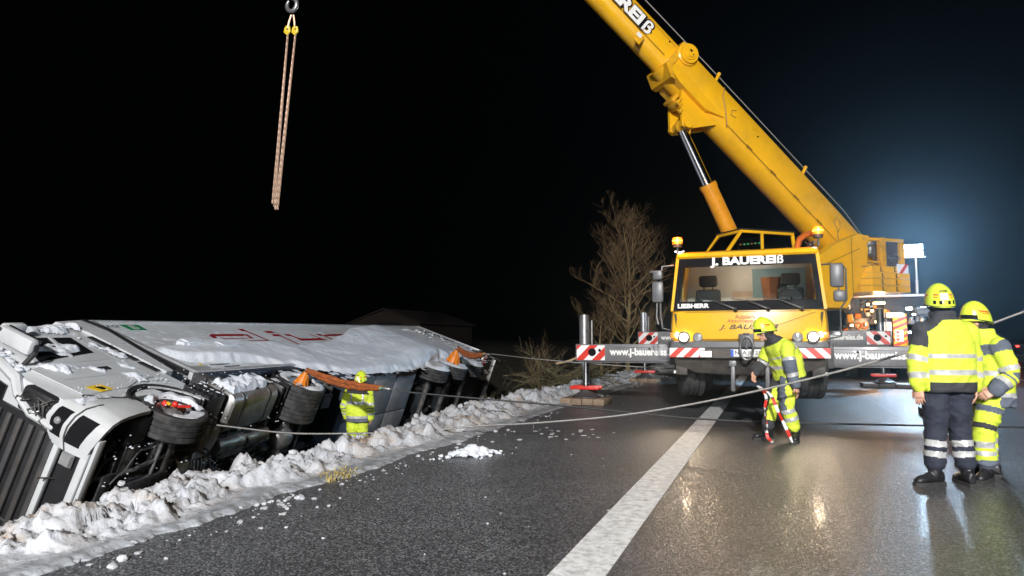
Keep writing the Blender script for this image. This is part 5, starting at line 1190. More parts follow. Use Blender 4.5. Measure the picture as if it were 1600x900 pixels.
sling(e2,s2e,'thin orange round sling running from the trailer hub puller towards the crane',.07,.1,2)
def shackle(p,d,label):
    d=d.normalized();x,y=arb(d); root=empty('shackle',p,label,'shackle'); b=MB()
    b.tube([x*.06,x*.07+d*.08,x*.05+d*.15,d*.18,-x*.05+d*.15,-x*.07+d*.08,-x*.06],.016,8); b.obj('bow',K['steel'],root)
    b=MB(); b.cyl(-x*.09,x*.09,.02,n=8); b.obj('pin',pmat('green_pin',(.1,.35,.2),.5),root); return root
def rope(name,pts,r,mat,label,sub=8):
    # catmull-rom through points
    P=[pts[0]]+pts+[pts[-1]];out=[]
    for i in range(1,len(P)-2):
        for k in range(sub):
            t=k/sub;a,b_,c,d=P[i-1],P[i],P[i+1],P[i+2]
            out.append(.5*((2*b_)+(c-a)*t+(2*a-5*b_+4*c-d)*t*t+(3*b_-a-3*c+d)*t**3))
    out.append(P[-2]); o0=out[0]
    b=MB(); b.tube([p-o0 for p in out],r,8); o=b.obj(name,mat); o.location=o0; return tag(o,label,'wire rope')
hk=pt(300,655,10.55)
ra=[hk+V((.15,0,-.05)),pt(362,667,10.4),pt(456,677,10.15),pt(565,677,9.95),pt(660,674,9.75),pt(742,666,9.6),pt(850,660,9.3),pt(1000,645,8.95),pt(1200,607,8.55),pt(1420,550,8.1),pt(1600,487,7.75),pt(1990,340,7.1)]
rope('wire_rope',ra,.0135,K['rope'],'long steel wire rope sagging from the tractor front wheel across the road')
rbp=[s1e+V((.25,.02,-.02)),pt(640,613,11.2),pt(775,625,11),pt(900,636,10.8),pt(1100,655,10.4),pt(1300,662,10.1),pt(1600,668,9.7),pt(1900,676,9.3)]
rope('wire_rope',rbp,.014,K['ropedark'],'dark wire rope running low over the asphalt from the thick orange sling')
rcp=[s2e+V((.2,.02,0)),pt(850,562,17.6),pt(960,571,17.2),pt(1080,577,17),pt(1200,580,16.8)]
rope('wire_rope',rcp,.014,K['rope'],'wire rope leading from the thin sling behind the left front outrigger')
shackle(s1e,V((1,.05,-.1)),'shackle joining the thick orange sling to its dark wire rope')
shackle(s2e,V((1,.05,-.05)),'shackle joining the thin orange sling to a wire rope by the trailer rear')
# hook and strap at the front wheel
hkr=empty('strap_hook',hk,'yellow safety hook and strap hitched to the front wheel of the overturned tractor','hook')
b=MB(); b.tube([(-.02,0,.02),(-.08,0,.06),(-.12,0,.02),(-.08,0,-.04),(.0,0,-.02),(.08,0,-.02)],[.03,.034,.036,.034,.03,.022],8); b.obj('hook',K['sign'],hkr)
hb=V(MC@V((.1,1.2,.5)))-hk
b=MB(); b.tube([(-.1,0,.02),hb*.5+V((0,0,.03)),hb,hb+V((-.18,.02,.03))],[.022,.026,.024,.02],6); b.obj('strap',K['sling'],hkr)
b=MB(); b.tube([hb+V((-.12,-.04,.05)),hb+V((-.2,0,.06)),hb+V((-.25,.08,.05)),hb+V((-.3,.1,.03))],.024,6); b.tube([(.08,0,-.02),(.2,.0,-.05)],.03,8); b.obj('yellow_strap',K['sign'],hkr)
for q_ in((.02,-.06,.05),(-.22,-.02,.05)): b=MB(); b.ball(hb+V(q_),.047); b.obj('red_cap',K['red'],hkr)
# hook with chain sling hanging from the boom
hs=empty('chain_sling',HOOK,'long double chain sling hanging from the crane hook high above the ditch','chain sling')
b=MB(); b.box((0,0,.75),(.34,.22,.5),0,.06); b.cyl((-.2,0,.75),(.2,0,.75),.2,n=20); b.obj('hook_block',K['yellow2'],hs)
b=MB(); n=18; b.tube([V((.12*cos(a),0,.1+.13*sin(a))) for a in [radians(70-i*300/n) for i in range(n+1)]],[.045]*(n-3)+[.04,.035,.028,.02],10); b.cyl((.0,0,.22),(.0,0,.52),.04,n=12); b.obj('crane_hook',K['steel'],hs)
dirc=(pt(428,330,13.4)-pt(456,22,13.4)).normalized(); Lc=(pt(428,330,13.4)-pt(456,22,13.4)).length
side=(Matrix.Rotation(YAW,3,'Z')@X)
st=pt(457,22,13.4)-HOOK
for k in(-1,1):
    b=MB(); b.tube([st+side*.02*k+V((0,0,-.02)),st+side*.05*k+dirc*.14,st+side*.07*k+dirc*.28],.022,6); b.obj('link_wire',K['chain'],hs)
    b=MB(); c=st+side*.075*k+dirc*.34; b.tube([c+side*.03-dirc*.09,c+side*.05,c+dirc*.06,c-side*.04+dirc*.02,c-side*.035-dirc*.05,c-dirc*.1],.026,8); b.ball(c,.035); b.obj('grab_hook',K['brass'],hs)
lk=[]
for strand in range(4):
    b=MB(); k=(-1,-1,1,1)[strand]; e=((-.055),(-.012),.012,.055)[strand]
    a0=st+side*(.075*k+(.018 if strand%2 else -.018))+dirc*.4; a1=st+side*e*1.0+dirc*(Lc-(.05 if strand in(1,) else .12*(strand==0)))
    if strand%2==0: a0=a0+V((.02,.03,0))
    L=(a1-a0).length;d=(a1-a0)/L;x,y=arb(d);pit=.062;n=int(L/pit)
    for i in range(n):
        u,w2=(x,y) if i%2 else (y,x); c=a0+d*(i*pit)
        pts=[c-d*.026+u*.0,c-d*.03+u*.016,c+u*.022,c+d*.035+u*.016,c+d*.042,c+d*.035-u*.016,c-u*.022,c-d*.03-u*.016,c-d*.026]
        b.tube([c+u*.017*cos(t)+d*(.042*sin(t)) for t in [q*2*pi/6 for q in range(7)]],.0095,4)
    b.obj('chain',K['chain'],hs,kind='stuff')
b=MB(); b.box((x0,0,0),(0.001,.001,.001)) if 0 else None
# timber mats under the outriggers
def mat_(x,y,dx,dy,label,mats,n=4,h=.125,rot=0):
    root=empty('timber_mat',(x,y,0),label,'timber mat',"mats under the outrigger feet"); root.rotation_euler=(0,0,rot)
    for i in range(n):
        b=MB(); w_=dx/n; b.box((-dx/2+w_*(i+.5),random.uniform(-.02,.02),h/2+.004),(w_-.012,dy,h),0,.012); b.obj('plank',mats,root)
mat_(-3.72,14.2,.95,.75,'pale weathered timber mat under the left front outrigger foot',K['wood'],4,.13)
mat_(2.9,14.0,.95,.75,'dark grey mat half hidden beside the legs of the two talking workers',K['chassis'],2,.13)
mat_(-3.87,22.2,.9,.8,'brown timber mat under the left rear outrigger foot',K['wood'],3,.13)
mat_(2.97,22.2,1.25,.8,'wide dark mat under the right rear outrigger foot',K['chassis'],3,.12)
# ================================================================== RECOVERY TRUCK BEHIND THE CRANE
rt=empty('recovery_truck',(3.72,26.5,0),'dark recovery truck with chevron board, work lamps and lit lamp mast parked beyond the crane','truck')
def Rb(x,y,z,sx,sy,sz,mat,name,bev=.02,par=None):
    b=MB(); b.box((x,y,z),(sx,sy,sz),0,bev); return b.obj(name,mat,par or rt)
Rb(0,3.4,.95,1.0,7.5,.4,K['chassis'],'chassis'); Rb(0,3.0,2.35,2.66,5.4,.95,pmat('dark_body_panel',(.012,.012,.014),.5),'body')
rr=random.Random(77)
for k in range(34):
    x_=rr.uniform(-1.3,.1);z_=rr.uniform(1.25,2.75);s=rr.uniform(.06,.2);mt_=rr.choice([K['orange'],K['under2'],K['dgrey'],K['steel'],K['yellow2'],K['chassis']])
    b=MB(); (b.box((x_,.16,z_),(s,.14,s*rr.uniform(.5,1.6)),0,.015) if k%3 else b.cyl((x_,.12,z_),(x_+rr.uniform(-.3,.3),.14,z_+rr.uniform(-.3,.1)),s*.25,n=12)); b.obj(['tool_case','lever','valve_box'][k%3],mt_,rt)
for k in range(6):
    x_=-1.28+.24*k; b=MB(); b.cyl((x_,.25,1.9),(x_,.25,2.82),.02,n=8); b.obj('upright_bar',K['dgrey'],rt)
b=MB(); b.cyl((-1.36,.2,2.88),(1.36,.2,2.88),.05,n=12); b.obj('top_rail',K['alu'],rt)
Rb(-.95,.22,1.75,.75,.1,.75,K['under2'],'left_recess'); Rb(-.95,.1,1.33,.95,.12,.09,pmat('rust_brown_beam',(.25,.08,.03),.6),'cross_beam')
for dx in(-.1,.1):
    b=MB(); n=16; b.tube([V((-.82+dx+.085*cos(i*2*pi/n),.08,1.86+.1*sin(i*2*pi/n))) for i in range(n+1)],.02,8); b.obj('orange_lit_ring',K['orange'],rt)  # twin rings, the orange light on them put into their colour
sh=Rb(-.12,.06,1.62,.42,.06,.72,K['alu'],'roller_shutter',.01)
for k in range(8): b=MB(); b.box((-.3+.052*k,.02,1.62),(.03,.03,.7),0,.008); b.obj('slat',K['alu'],sh)
ch=Rb(.34,.03,1.68,.42,.04,1.15,K['sign'],'chevron_board',.005)
for k in range(6):
    pl=[(.13,1.1+.2*k),(.13,1.2+.2*k),(.55,1.38+.2*k),(.55,1.28+.2*k)]; pl=[(a,min(c,2.25)) for a,c in pl]
    b=MB(); b.prism(pl,(0,.008,0),X,Z,.004); b.obj('red_stripe',K['red_refl'],ch,smooth=False)
b=MB(); b.box((.3,-.0,1.5),(.26,.02,.4),0,.01); b.obj('tail_lamp_panel',K['plate'],ch)
for z_ in(1.38,1.5,1.62): b=MB(); b.cyl((.26,-.03,z_),(.26,0,z_),.045,n=14); b.obj('tail_lamp',K['tail'] if z_==1.5 else K['red'],ch)
b=MB(); b.lathe([(0,.0),(.08,.0),(.1,.1),(.1,.5),(.07,.6),(0,.62)],(-.15,-.15,2.2),X,20); b.obj('white_canister',K['plate'],rt)
for (x_,z_,s_) in((.62,2.42,.16),(1.32,2.5,.2),(1.0,2.44,.1),(1.12,2.44,.1),(.66,2.0,.11),(.62,1.62,.11),(.75,2.22,.08)):
    l_=Rb(x_,-.02,z_,s_*1.3,.1,s_*.75,K['black'],'work_lamp',.015); b=MB(); b.box((x_,-.08,z_),(s_*1.1,.02,s_*.5)); b.obj('lamp_glass',K['work'],l_)
for (x_,z_,s_) in((-.28,2.62,.36),(-.62,2.58,.07),(-.5,2.36,.08),(-.4,1.98,.05),(-.7,1.9,.04),(-1.15,1.86,.09)):
    l_=Rb(x_,-.02,z_,s_*1.15,.1,.12,K['black'],'marker_lamp',.01); b=MB(); b.box((x_,-.08,z_),(s_,.02,.075)); b.obj('lamp_glass',K['workwarm'],l_)
# winch towers and recovery arms on the right half
for x_ in(.85,1.22): Rb(x_,-.1,2.05,.12,.2,.8,K['black'],'winch_tower',.02)
b=MB(); b.cyl((.82,-.15,2.3),(1.25,-.15,2.3),.16,n=18); b.cyl((.86,-.12,1.5),(.86,-.12,1.9),.07); b.cyl((1.2,-.12,1.5),(1.2,-.12,1.9),.07); b.obj('winch',K['dgrey'],rt)
Rb(1.03,-.12,2.05,.24,.12,.55,K['frit'],'winch_cover'); Rb(1.0,-.2,1.62,.26,.06,.3,K['plate'],'tool_bag',.05)
rr=random.Random(31)
for k in range(12):
    b=MB(); p=V((rr.uniform(.6,1.35),-.16,rr.uniform(1.15,2.2))); r_=rr.uniform(.05,.13)
    (b.ball(p,r_,0,12,8) if k%3==0 else b.cyl(p,p+V((rr.uniform(-.1,.1),-.05,rr.uniform(.1,.25))),r_*.7,n=12)); b.obj(['snatch_block','chain_bag','gas_bottle'][k%3],[K['plate'],K['dgrey'],K['steel']][k%3],rt)
for k in range(10):
    b=MB(); p=V((rr.uniform(.55,1.4),-.15,rr.uniform(1.6,2.6))); b.tube([p,p+V((rr.uniform(-.1,.1),-.05,-.2)),p+V((rr.uniform(-.15,.15),0,-.45))],.014,6); b.obj('hose',K['black'],rt)
Rb(0,.2,.75,2.5,.25,.35,K['chassis'],'rear_beam')
twm=MB().lathe([(.29,-.17),(.45,-.17),(.5,-.13),(.5,.13),(.45,.17),(.29,.17)],(0,0,0),X,24).mesh('wheel',K['rubber'])
for x_ in(-1.05,1.05):
    for y_ in(1.2,2.5,6.4): link('wheel',twm,rt,loc=(x_,y_,.5))
# cab far end, amber light on it put into its orange colour
b=MB(); b.loft([[(-.9,5.6,1.0),(1.35,5.6,1.0),(1.35,7.6,1.0),(-.9,7.6,1.0)],[(-.9,5.6,3.2),(1.35,5.6,3.2),(1.35,7.6,3.2),(-.9,7.6,3.2)],[(-.7,5.9,3.75),(1.15,5.9,3.75),(1.1,7.3,3.7),(-.6,7.3,3.7)]]); tcab_=b.obj('truck_cab',K['orange'],rt)
for x_ in(.55,.95): b=MB(); b.cyl((x_,5.75,3.42+.1*(x_<.7)),(x_,5.75,3.62+.1*(x_<.7)),.13,n=16); b.obj('beacon',K['amber'],tcab_)
b=MB(); b.box((.35,5.62,3.45),(.35,.03,.14)); b.obj('amber_lamp',K['workwarm'],tcab_)
# lamp mast
b=MB(); b.cyl((.95,.3,2.88),(.95,.3,4.2),.035,n=10); b.cyl((.95,.3,2.88),(.95,.3,3.4),.05,n=10); mst=b.obj('lamp_mast',K['alu'],rt)
b=MB(); b.bar((.5,.3,4.2),(1.25,.3,4.2),.05,.05); b.obj('mast_bar',K['alu'],mst)
for i,x_ in enumerate((.50,.69,.88,1.07)):
    for z_ in(4.3,4.53):
        b=MB(); b.box((x_,.28,z_),(.18,.12,.21),0,.02); h_=b.obj('mast_lamp',K['black'],mst)
        b=MB(); b.box((x_,.21,z_),(.165,.02,.19),0,.008); b.obj('lamp_glass',K['mast'],h_)
spot('mast_lamp_light',(4.5,26.5,4.42),(.5,5,-.5),4000,(.45,.72,1.0),120,.25,.6)
lamp('work_lamp_light',(4.6,25.3,2.0),60,(.62,.82,1.0),.15)
lamp('warm_lamp_light',(3.3,25.2,2.1),150,(1,.5,.16),.15)
lamp('beacon_light',(x0-1.15,12.3,3.14),14,(1,.35,.05),.06)
lamp('beacon_light',(x0+1.17,12.4,3.24),14,(1,.35,.05),.06)
for sx in(-1,1): spot('headlight_beam',(x0+sx*1.02,12.05,1.385),(x0+sx*1.3,2,-.1),150,(1,.83,.62),75,.07,.9)
lamp('cab_fill_light',(x0,13.2,2.7),26,(1,.86,.72),.1)  # added fill light without a fixture, brightens the cab interior

# ================================================================== PEOPLE
import numpy as np
def catmull(P,sub=5):
    P=[V(p) for p in P]; Q=[P[0]*2-P[1]]+P+[P[-1]*2-P[-2]]; out=[]
    for i in range(1,len(Q)-2):
        for k in range(sub):
            t=k/sub;a,b_,c,d=Q[i-1],Q[i],Q[i+1],Q[i+2]
            out.append(.5*((2*b_)+(c-a)*t+(2*a-5*b_+4*c-d)*t*t+(3*b_-a-3*c+d)*t**3))
    return out+[Q[-2]]
def limb(b,P,R,sub=5,n=14):
    pts=catmull(P,sub); rs=[p.x for p in catmull([(r,0,0) for r in R],sub)]
    b.tube(pts,rs,n); b.ball(pts[0],rs[0]*.98,0,12,8); b.ball(pts[-1],rs[-1]*.98,0,12,8)
def ell(c,ax,ay,a,b_,n=20,p=2.4):
    out=[]
    for i in range(n):
        t=2*pi*i/n; x=cos(t);y=sin(t); out.append(c+ax*(a*math.copysign(abs(x)**(2/p),x))+ay*(b_*math.copysign(abs(y)**(2/p),y)))
    return out
def torso(b,S_,lat,fwd,W_,D_,sub=4):
    pts=catmull(S_,sub); ws=[q.x for q in catmull([(a,0,0) for a in W_],sub)]; ds=[q.x for q in catmull([(a,0,0) for a in D_],sub)]
    rg=[]
    for i,p in enumerate(pts):
        d=(pts[min(i+1,len(pts)-1)]-pts[max(i-1,0)]).normalized(); l=(lat-d*lat.dot(d)).normalized(); f=d.cross(l)
        rg.append(ell(p,l,f,ws[i],ds[i]))
    b.loft(rg)
def remesh(b,vox,smooth=2,amp=0,fr=9,seed=0,amp2=0):
    me=bpy.data.meshes.new('t'); me.from_pydata([tuple(p) for p in b.v],[],b.f)
    bm=bmesh.new(); bm.from_mesh(me); bmesh.ops.recalc_face_normals(bm,faces=bm.faces[:]); bm.to_mesh(me); bm.free()
    o=bpy.data.objects.new('t',me); COL.objects.link(o); m=o.modifiers.new('r','REMESH'); m.mode='VOXEL'; m.voxel_size=vox
    if smooth: s=o.modifiers.new('s','SMOOTH'); s.factor=.5; s.iterations=smooth
    dg=bpy.context.evaluated_depsgraph_get(); r=bpy.data.meshes.new_from_object(o.evaluated_get(dg)); bpy.data.objects.remove(o)
    if amp:
        ns=[v.normal.copy() for v in r.vertices]
        for v,nn in zip(r.vertices,ns):
            c=v.co; q=V((c.x*fr,c.y*fr,c.z*fr*1.5+seed))
            w_=noise.noise(q+V((noise.noise(q*.6)*1.2,0,0))); w_=1-2*abs(w_); 
            v.co=c+nn*(amp*w_+amp2*noise.noise(q*2.6))
    r.shade_smooth(); return r
def paint(me,mats,paths,rule):
    """paths: {name:(pts,radius)}; each face belongs to the nearest path; rule(name,t,point)->slot"""
    for m in mats: me.materials.append(m)
    n=len(me.polygons); C_=np.zeros(n*3); me.polygons.foreach_get('center',C_); C_=C_.reshape(-1,3)
    best=np.full(n,1e9); bn=np.zeros(n,int); bt=np.zeros(n); names=list(paths)
    for k,nm in enumerate(names):
        P,r=paths[nm]; P=np.array([tuple(p) for p in P]); seg=np.linalg.norm(np.diff(P,axis=0),axis=1); cum=np.concatenate([[0],np.cumsum(seg)]); L=cum[-1]
        for i in range(len(seg)):
            a=P[i];d=(P[i+1]-a)/max(seg[i],1e-9); t=np.clip((C_-a)@d,0,seg[i]); q=np.linalg.norm(C_-(a+t[:,None]*d),axis=1)/r
            u=q<best; best[u]=q[u]; bn[u]=k; bt[u]=((cum[i]+t)/L)[u]
    me.polygons.foreach_set('material_index',np.array([rule(names[bn[i]],bt[i],C_[i]) for i in range(n)],dtype=np.int32)); me.update()
def hand(b,wr,d,n,thumb,curl=.5,s=1.0,spread=.06):
    """wr wrist, d direction to fingers, n direction the palm faces, thumb side"""
    d=d.normalized(); n=(n-d*n.dot(d)).normalized(); t=d.cross(n); t=t if t.dot(thumb)>0 else -t
    rg=[]
    for k,(a,wd,tk) in enumerate(((-.02,.026,.021),(.01,.031,.019),(.045,.040,.017),(.08,.043,.015),(.093,.040,.012))):
        rg.append(ell(wr+d*a*s,t,n,wd*s,tk*s,14,2.3))
    b.loft(rg)
    for i,(o,L,r) in enumerate(((.031,.070,.0088),(.0105,.080,.0092),(-.0105,.075,.0088),(-.031,.058,.0078))):
        p=wr+d*.082*s+t*o*s; dd=(d+t*(o*spread/.03)).normalized(); pts=[p-d*.015*s,p]; c=curl*(1+.15*i)
        for k,f in enumerate((.45,.31,.24)):
            dd=(Matrix.Rotation(-c*(.55,.7,.5)[k],3,n.cross(dd).normalized())@dd) if False else (dd*cos(c*(.55,.7,.5)[k])+n*sin(c*(.55,.7,.5)[k])).normalized()
            p=p+dd*L*f*s; pts.append(p.copy())
        b.tube(pts,[r*s,r*s*1.02,r*s*.98,r*s*.9,r*s*.72],8); b.ball(pts[-1],r*s*.72,0,8,6)
    p=wr+d*.018*s+t*.026*s; dd=(d*.62+t*.72+n*.35).normalized(); pts=[p,p+dd*.034*s]; dd=(d*.85+t*.3+n*.3).normalized(); pts+=[pts[-1]+dd*.03*s]; dd=(d*.95+n*.25).normalized(); pts+=[pts[-1]+dd*.026*s]
    b.tube(pts,[.0145*s,.012*s,.0105*s,.008*s],8); b.ball(pts[-1],.008*s,0,8,6)
def person(label,loc,J,st):
    root=empty('person',loc,label,'person'); root.rotation_euler=(0,0,st.get('rot',YAW))
    g={k:V(v) for k,v in J.items()}
    lat=V(st['lat']).normalized(); fwd=V(st['fwd']).normalized()          # lat points to the person's right
    hf=V(st['hf']).normalized(); hu=V(st.get('hu',(0,0,1))); hr=hf.cross(hu).normalized(); hu=hr.cross(hf).normalized(); hc=g['head']
    # --- body: one continuous figure
    b=MB()
    torso(b,[g['pelvis'],g['pelvis'].lerp(g['chest'],.5),g['chest'],g['neck']-V((0,0,.03))],lat,fwd,[.15,.135,.17,.10],[.10,.10,.115,.07])
    limb(b,[g['neck']-(hc-g['neck'])*.3,g['neck'],hc-hu*.06],[.06,.055,.055])
    for s in 'LR':
        limb(b,[g['sh'+s],g['el'+s],g['wr'+s]],[.05,.04,.027]); limb(b,[g['hip'+s],g['kn'+s],g['an'+s]],[.085,.055,.04])
        limb(b,[g['an'+s],g['an'+s]+V(st['toe'+s])*.12+V((0,0,-.06))],[.04,.03])
        hd=(g['ha'+s]-g['wr'+s]); hand(b,g['wr'+s],hd,V(st['palm'+s]),V(st['thumb'+s]),st.get('curl',.45),1.05)
    Rh=Matrix((hr,hf,hu)).transposed()
    def hp(x,y,z): return hc+hr*x+hf*y+hu*z
    b.ball(hp(0,-.01,.02),(.076,.097,.105),0,20,14,Rh); b.ball(hp(0,.03,-.065),(.058,.062,.06),0,16,10,Rh); b.ball(hp(0,.078,-.10),(.024,.02,.02),0,10,8,Rh)
    b.tube([hp(0,.088,.035),hp(0,.104,.0),hp(0,.114,-.024)],[.009,.012,.017],8); b.ball(hp(0,.108,-.026),(.02,.014,.012),0,10,8,Rh)
    for s in(-1,1):
        b.ball(hp(.033*s,.075,.036),(.028,.016,.010),0,10,8,Rh); b.ball(hp(.045*s,.06,-.025),(.026,.024,.022),0,10,8,Rh); b.ball(hp(.078*s,-.005,-.005),(.010,.022,.032),0,10,8,Rh)
    b.ball(hp(0,.092,-.058),(.026,.012,.008),0,10,8,Rh); b.ball(hp(0,.090,-.071),(.022,.012,.009),0,10,8,Rh)
    me=remesh(b,st.get('vox',.006),1); me.materials.append(K['skin']); link('body',me,root)
    for s in(-1,1):
        e=MB(); e.ball(hp(.032*s,.079,.012),.013,0,12,8); ey=e.obj('eye',K['eye'],root); e=MB(); e.ball(hp(.032*s,.0885,.011),.0065,0,10,6); e.obj('iris',K['dark'],ey)
    # --- dark hood round neck and head, open at the face
    b=MB(); cols=28;rows=14; vs=[];fs=[]
    for j in range(rows+1):
        th_=pi*(.08+.75*j/rows)
        for i in range(cols):
            a=2*pi*i/cols; vs.append(hp(.086*sin(th_)*sin(a),-.012+.108*sin(th_)*cos(a),-.01+.125*cos(th_)))
    for j in range(rows):
        for i in range(cols):
            a=2*pi*(i+.5)/cols; face=(a<1.0 or a>2*pi-1.0) and j>3
            if not face: fs.append((j*cols+i,j*cols+(i+1)%cols,(j+1)*cols+(i+1)%cols,(j+1)*cols+i))
    b.add(vs,fs); limb(b,[g['neck']-(hc-g['neck'])*.1,g['neck'].lerp(hc,.35),hc-hu*.10-hf*.03],[.085,.068,.05]); b.obj('hood',K['blackcloth'],root)
    # --- trousers
    b=MB(); torso(b,[g['pelvis']+V((0,0,-.10)),g['pelvis'],g['pelvis'].lerp(g['chest'],.35)],lat,fwd,[.17,.185,.18],[.125,.13,.12])
    tp={}
    for s in 'LR':
        cuff=g['an'+s].lerp(g['kn'+s],st.get('cuff',.28)); P=[g['hip'+s],g['hip'+s].lerp(g['kn'+s],.5),g['kn'+s],g['kn'+s].lerp(cuff,.55),cuff]
        limb(b,P,st.get('legr',[.112,.108,.088,.084,.086])); tp['leg'+s]=(P,.09)
    tp['hip']=([g['pelvis'],g['chest']],.15)
    me=remesh(b,.010,2,.013,6.5,3.3,.006); paint(me,st['tmats'],tp,st['trule']); link('trousers',me,root)
    # --- jacket
    b=MB(); ub=(g['neck']-g['pelvis']).normalized()
    h0=V(J.get('hem',g['pelvis']+V((0,0,-.03)))); S_=[h0,h0.lerp(g['chest'],.45),g['chest'],g['chest'].lerp(g['neck'],.62),g['neck']]
    jw=st.get('jw',[.235,.235,.245,.205,.09]); jd=st.get('jd',[.165,.165,.16,.125,.085]); torso(b,S_,lat,fwd,jw,jd)
    jp={'torso':(S_,.22)}
    for s in 'LR':
        P=[g['sh'+s],g['sh'+s].lerp(g['el'+s],.5),g['el'+s],g['el'+s].lerp(g['wr'+s],.55),g['wr'+s]-(g['wr'+s]-g['el'+s])*.04]
        limb(b,P,st.get('armr',[.088,.082,.074,.07,.058])); jp['arm'+s]=(P,.085)
    b.loft([ell(g['neck']+ub*(-.04+.03*k),lat,fwd,(.115,.105,.098,.10)[k],(.10,.095,.09,.092)[k]) for k in range(4)])
    me=remesh(b,.0095,2,.014,5.5,9.1+st.get('seed',0),.006); paint(me,st['jmats'],jp,st['jrule']); jk=link('jacket',me,root)
    # --- boots
    for s in 'LR':
        an=g['an'+s]; toe=V(st['toe'+s]).normalized(); sd=V((-toe.y,toe.x,0)); zf=an.z-.10
        b=MB(); rg=[]
        for a,wd,h in((-.085,.030,.10),(-.06,.043,.12),(0,.044,.13),(.06,.043,.105),(.11,.05,.08),(.16,.050,.07),(.195,.036,.055),(.21,.014,.04)):
            c=V((an.x,an.y,zf+.02))+toe*a; rg.append([c+sd*(wd*cos(t)*(1 if sin(t)<.3 else .9))+V((0,0,max(0,h*(.5+.5*sin(t))))) for t in [2*pi*i/14 for i in range(14)]])
        b.loft(rg); limb(b,[V((an.x,an.y,zf+.09)),V((an.x,an.y,zf+.17)),g['an'+s].lerp(g['kn'+s],.33)],[.055,.058,.064])
        me=remesh(b,.009,2,.003,14,1); me.materials.append(K['leather']); bo=link('boot',me,root)
        b=MB(); pl=[(-.095,-.03),(-.095,.03),(-.05,.046),(.05,.044),(.12,.054),(.18,.048),(.22,.022),(.22,-.022),(.18,-.048),(.12,-.054),(.05,-.044),(-.05,-.046)]
        b.prism(pl,V((an.x,an.y,zf-.0)),toe,sd,.03); b.obj('sole',K['sole'],bo)
    # --- helmet
    hs_=1.0; hz=.03
    def dome(az,el,k=1.0):   # az 0 = front, el 0 = rim
        r=cos(el)**.85; return hp(.124*k*r*sin(az),-.012+.150*k*r*cos(az),hz+.172*k*sin(el)**.92 - .09*(1-cos(az))*.5*(1-el/(pi/2)))
    b=MB(); rows=10;cols=32
    rg=[[dome(2*pi*i/cols,0,.94) for i in range(cols)]]
    rg+=[[dome(2*pi*i/cols,0,1.0)+ (hf*.028+hu*-.012)*max(0,cos(2*pi*i/cols))**2 -hf*.012*max(0,-cos(2*pi*i/cols)) for i in range(cols)]]
    for j in range(rows):
        el=pi/2*(j+.35)/(rows+.1); rg.append([dome(2*pi*i/cols,el) for i in range(cols)])
    b.loft(rg,0,False); b.add([dome(2*pi*i/cols,pi/2*.955) for i in range(cols)],[list(range(cols))]); hl_=b.obj('helmet',K['helmet'],root)
    b=MB(); b.tube([dome(2*pi*i/cols,.02,1.01)+hu*.001 for i in range(cols+1)],.006,6); b.obj('helmet_rim',K['helmet'] if st.get('rimy') else K['black'],hl_)
    def dpatch(az0,az1,el0,el1,name,mat,k=1.012,skew=0,nn=6):
        b=MB(); vs=[dome(az0+(az1-az0)*i/nn+skew*j/2,el0+(el1-el0)*j/2,k) for j in range(3) for i in range(nn+1)]; n_=len(vs)
        vs+= [dome(az0+(az1-az0)*i/nn+skew*j/2,el0+(el1-el0)*j/2,k-.02) for j in range(3) for i in range(nn+1)]
        fs=[(j*(nn+1)+i,j*(nn+1)+i+1,(j+1)*(nn+1)+i+1,(j+1)*(nn+1)+i) for j in range(2) for i in range(nn)]
        b.add(vs,fs+[[q+n_ for q in f[::-1]] for f in fs]); b.obj(name,mat,hl_)
    for s in(-1,1):
        dpatch(s*1.0,s*1.9,.46,.54,'red_flash',K['red'],skew=.1); dpatch(s*1.1,s*1.8,.36,.42,'orange_flash',K['orange'],skew=.1)
        dpatch(s*2.35,s*2.72,.50,.57,'red_flash',K['red']); dpatch(s*2.35,s*2.68,.38,.44,'orange_flash',K['orange'])
        for a in(2.45,2.85): dpatch(s*a-.1,s*a+.1,.12,.27,'vent',K['frit'])
    dpatch(pi-.30,pi+.30,.30,.62,'pale_patch',K['helmetpale'])
    dpatch(-.85,.85,.02,.24,'front_visor',K['frit'],1.03,0,12)
    # lettering wrapped round the back
    cu=bpy.data.curves.new('l','FONT'); cu.body='J.BAUEREIß'; cu.size=1; cu.align_x='CENTER'; cu.resolution_u=2; cu.offset=.02
    t_=bpy.data.objects.new('l',cu); COL.objects.link(t_); dg=bpy.context.evaluated_depsgraph_get(); me=bpy.data.meshes.new_from_object(t_.evaluated_get(dg)); bpy.data.objects.remove(t_)
    for v in me.vertices: v.co=dome(pi-(v.co.x*.155),.68+v.co.y*.19,1.016)
    me.materials.clear(); me.materials.append(K['textdim']); link('lettering',me,hl_)
    b=MB(); 
    for s in(-1,1): b.tube([dome(s*1.4,.02,.95),hp(.07*s,.03,-.05),hp(.02*s,.06,-.115)],.007,6)
    b.obj('chin_strap',K['black'],hl_)
    return root,g,jk
HV,SI,NV,BK,GY=K['hivis'],K['silver'],K['navycloth'],K['blackcloth'],K['greycloth']
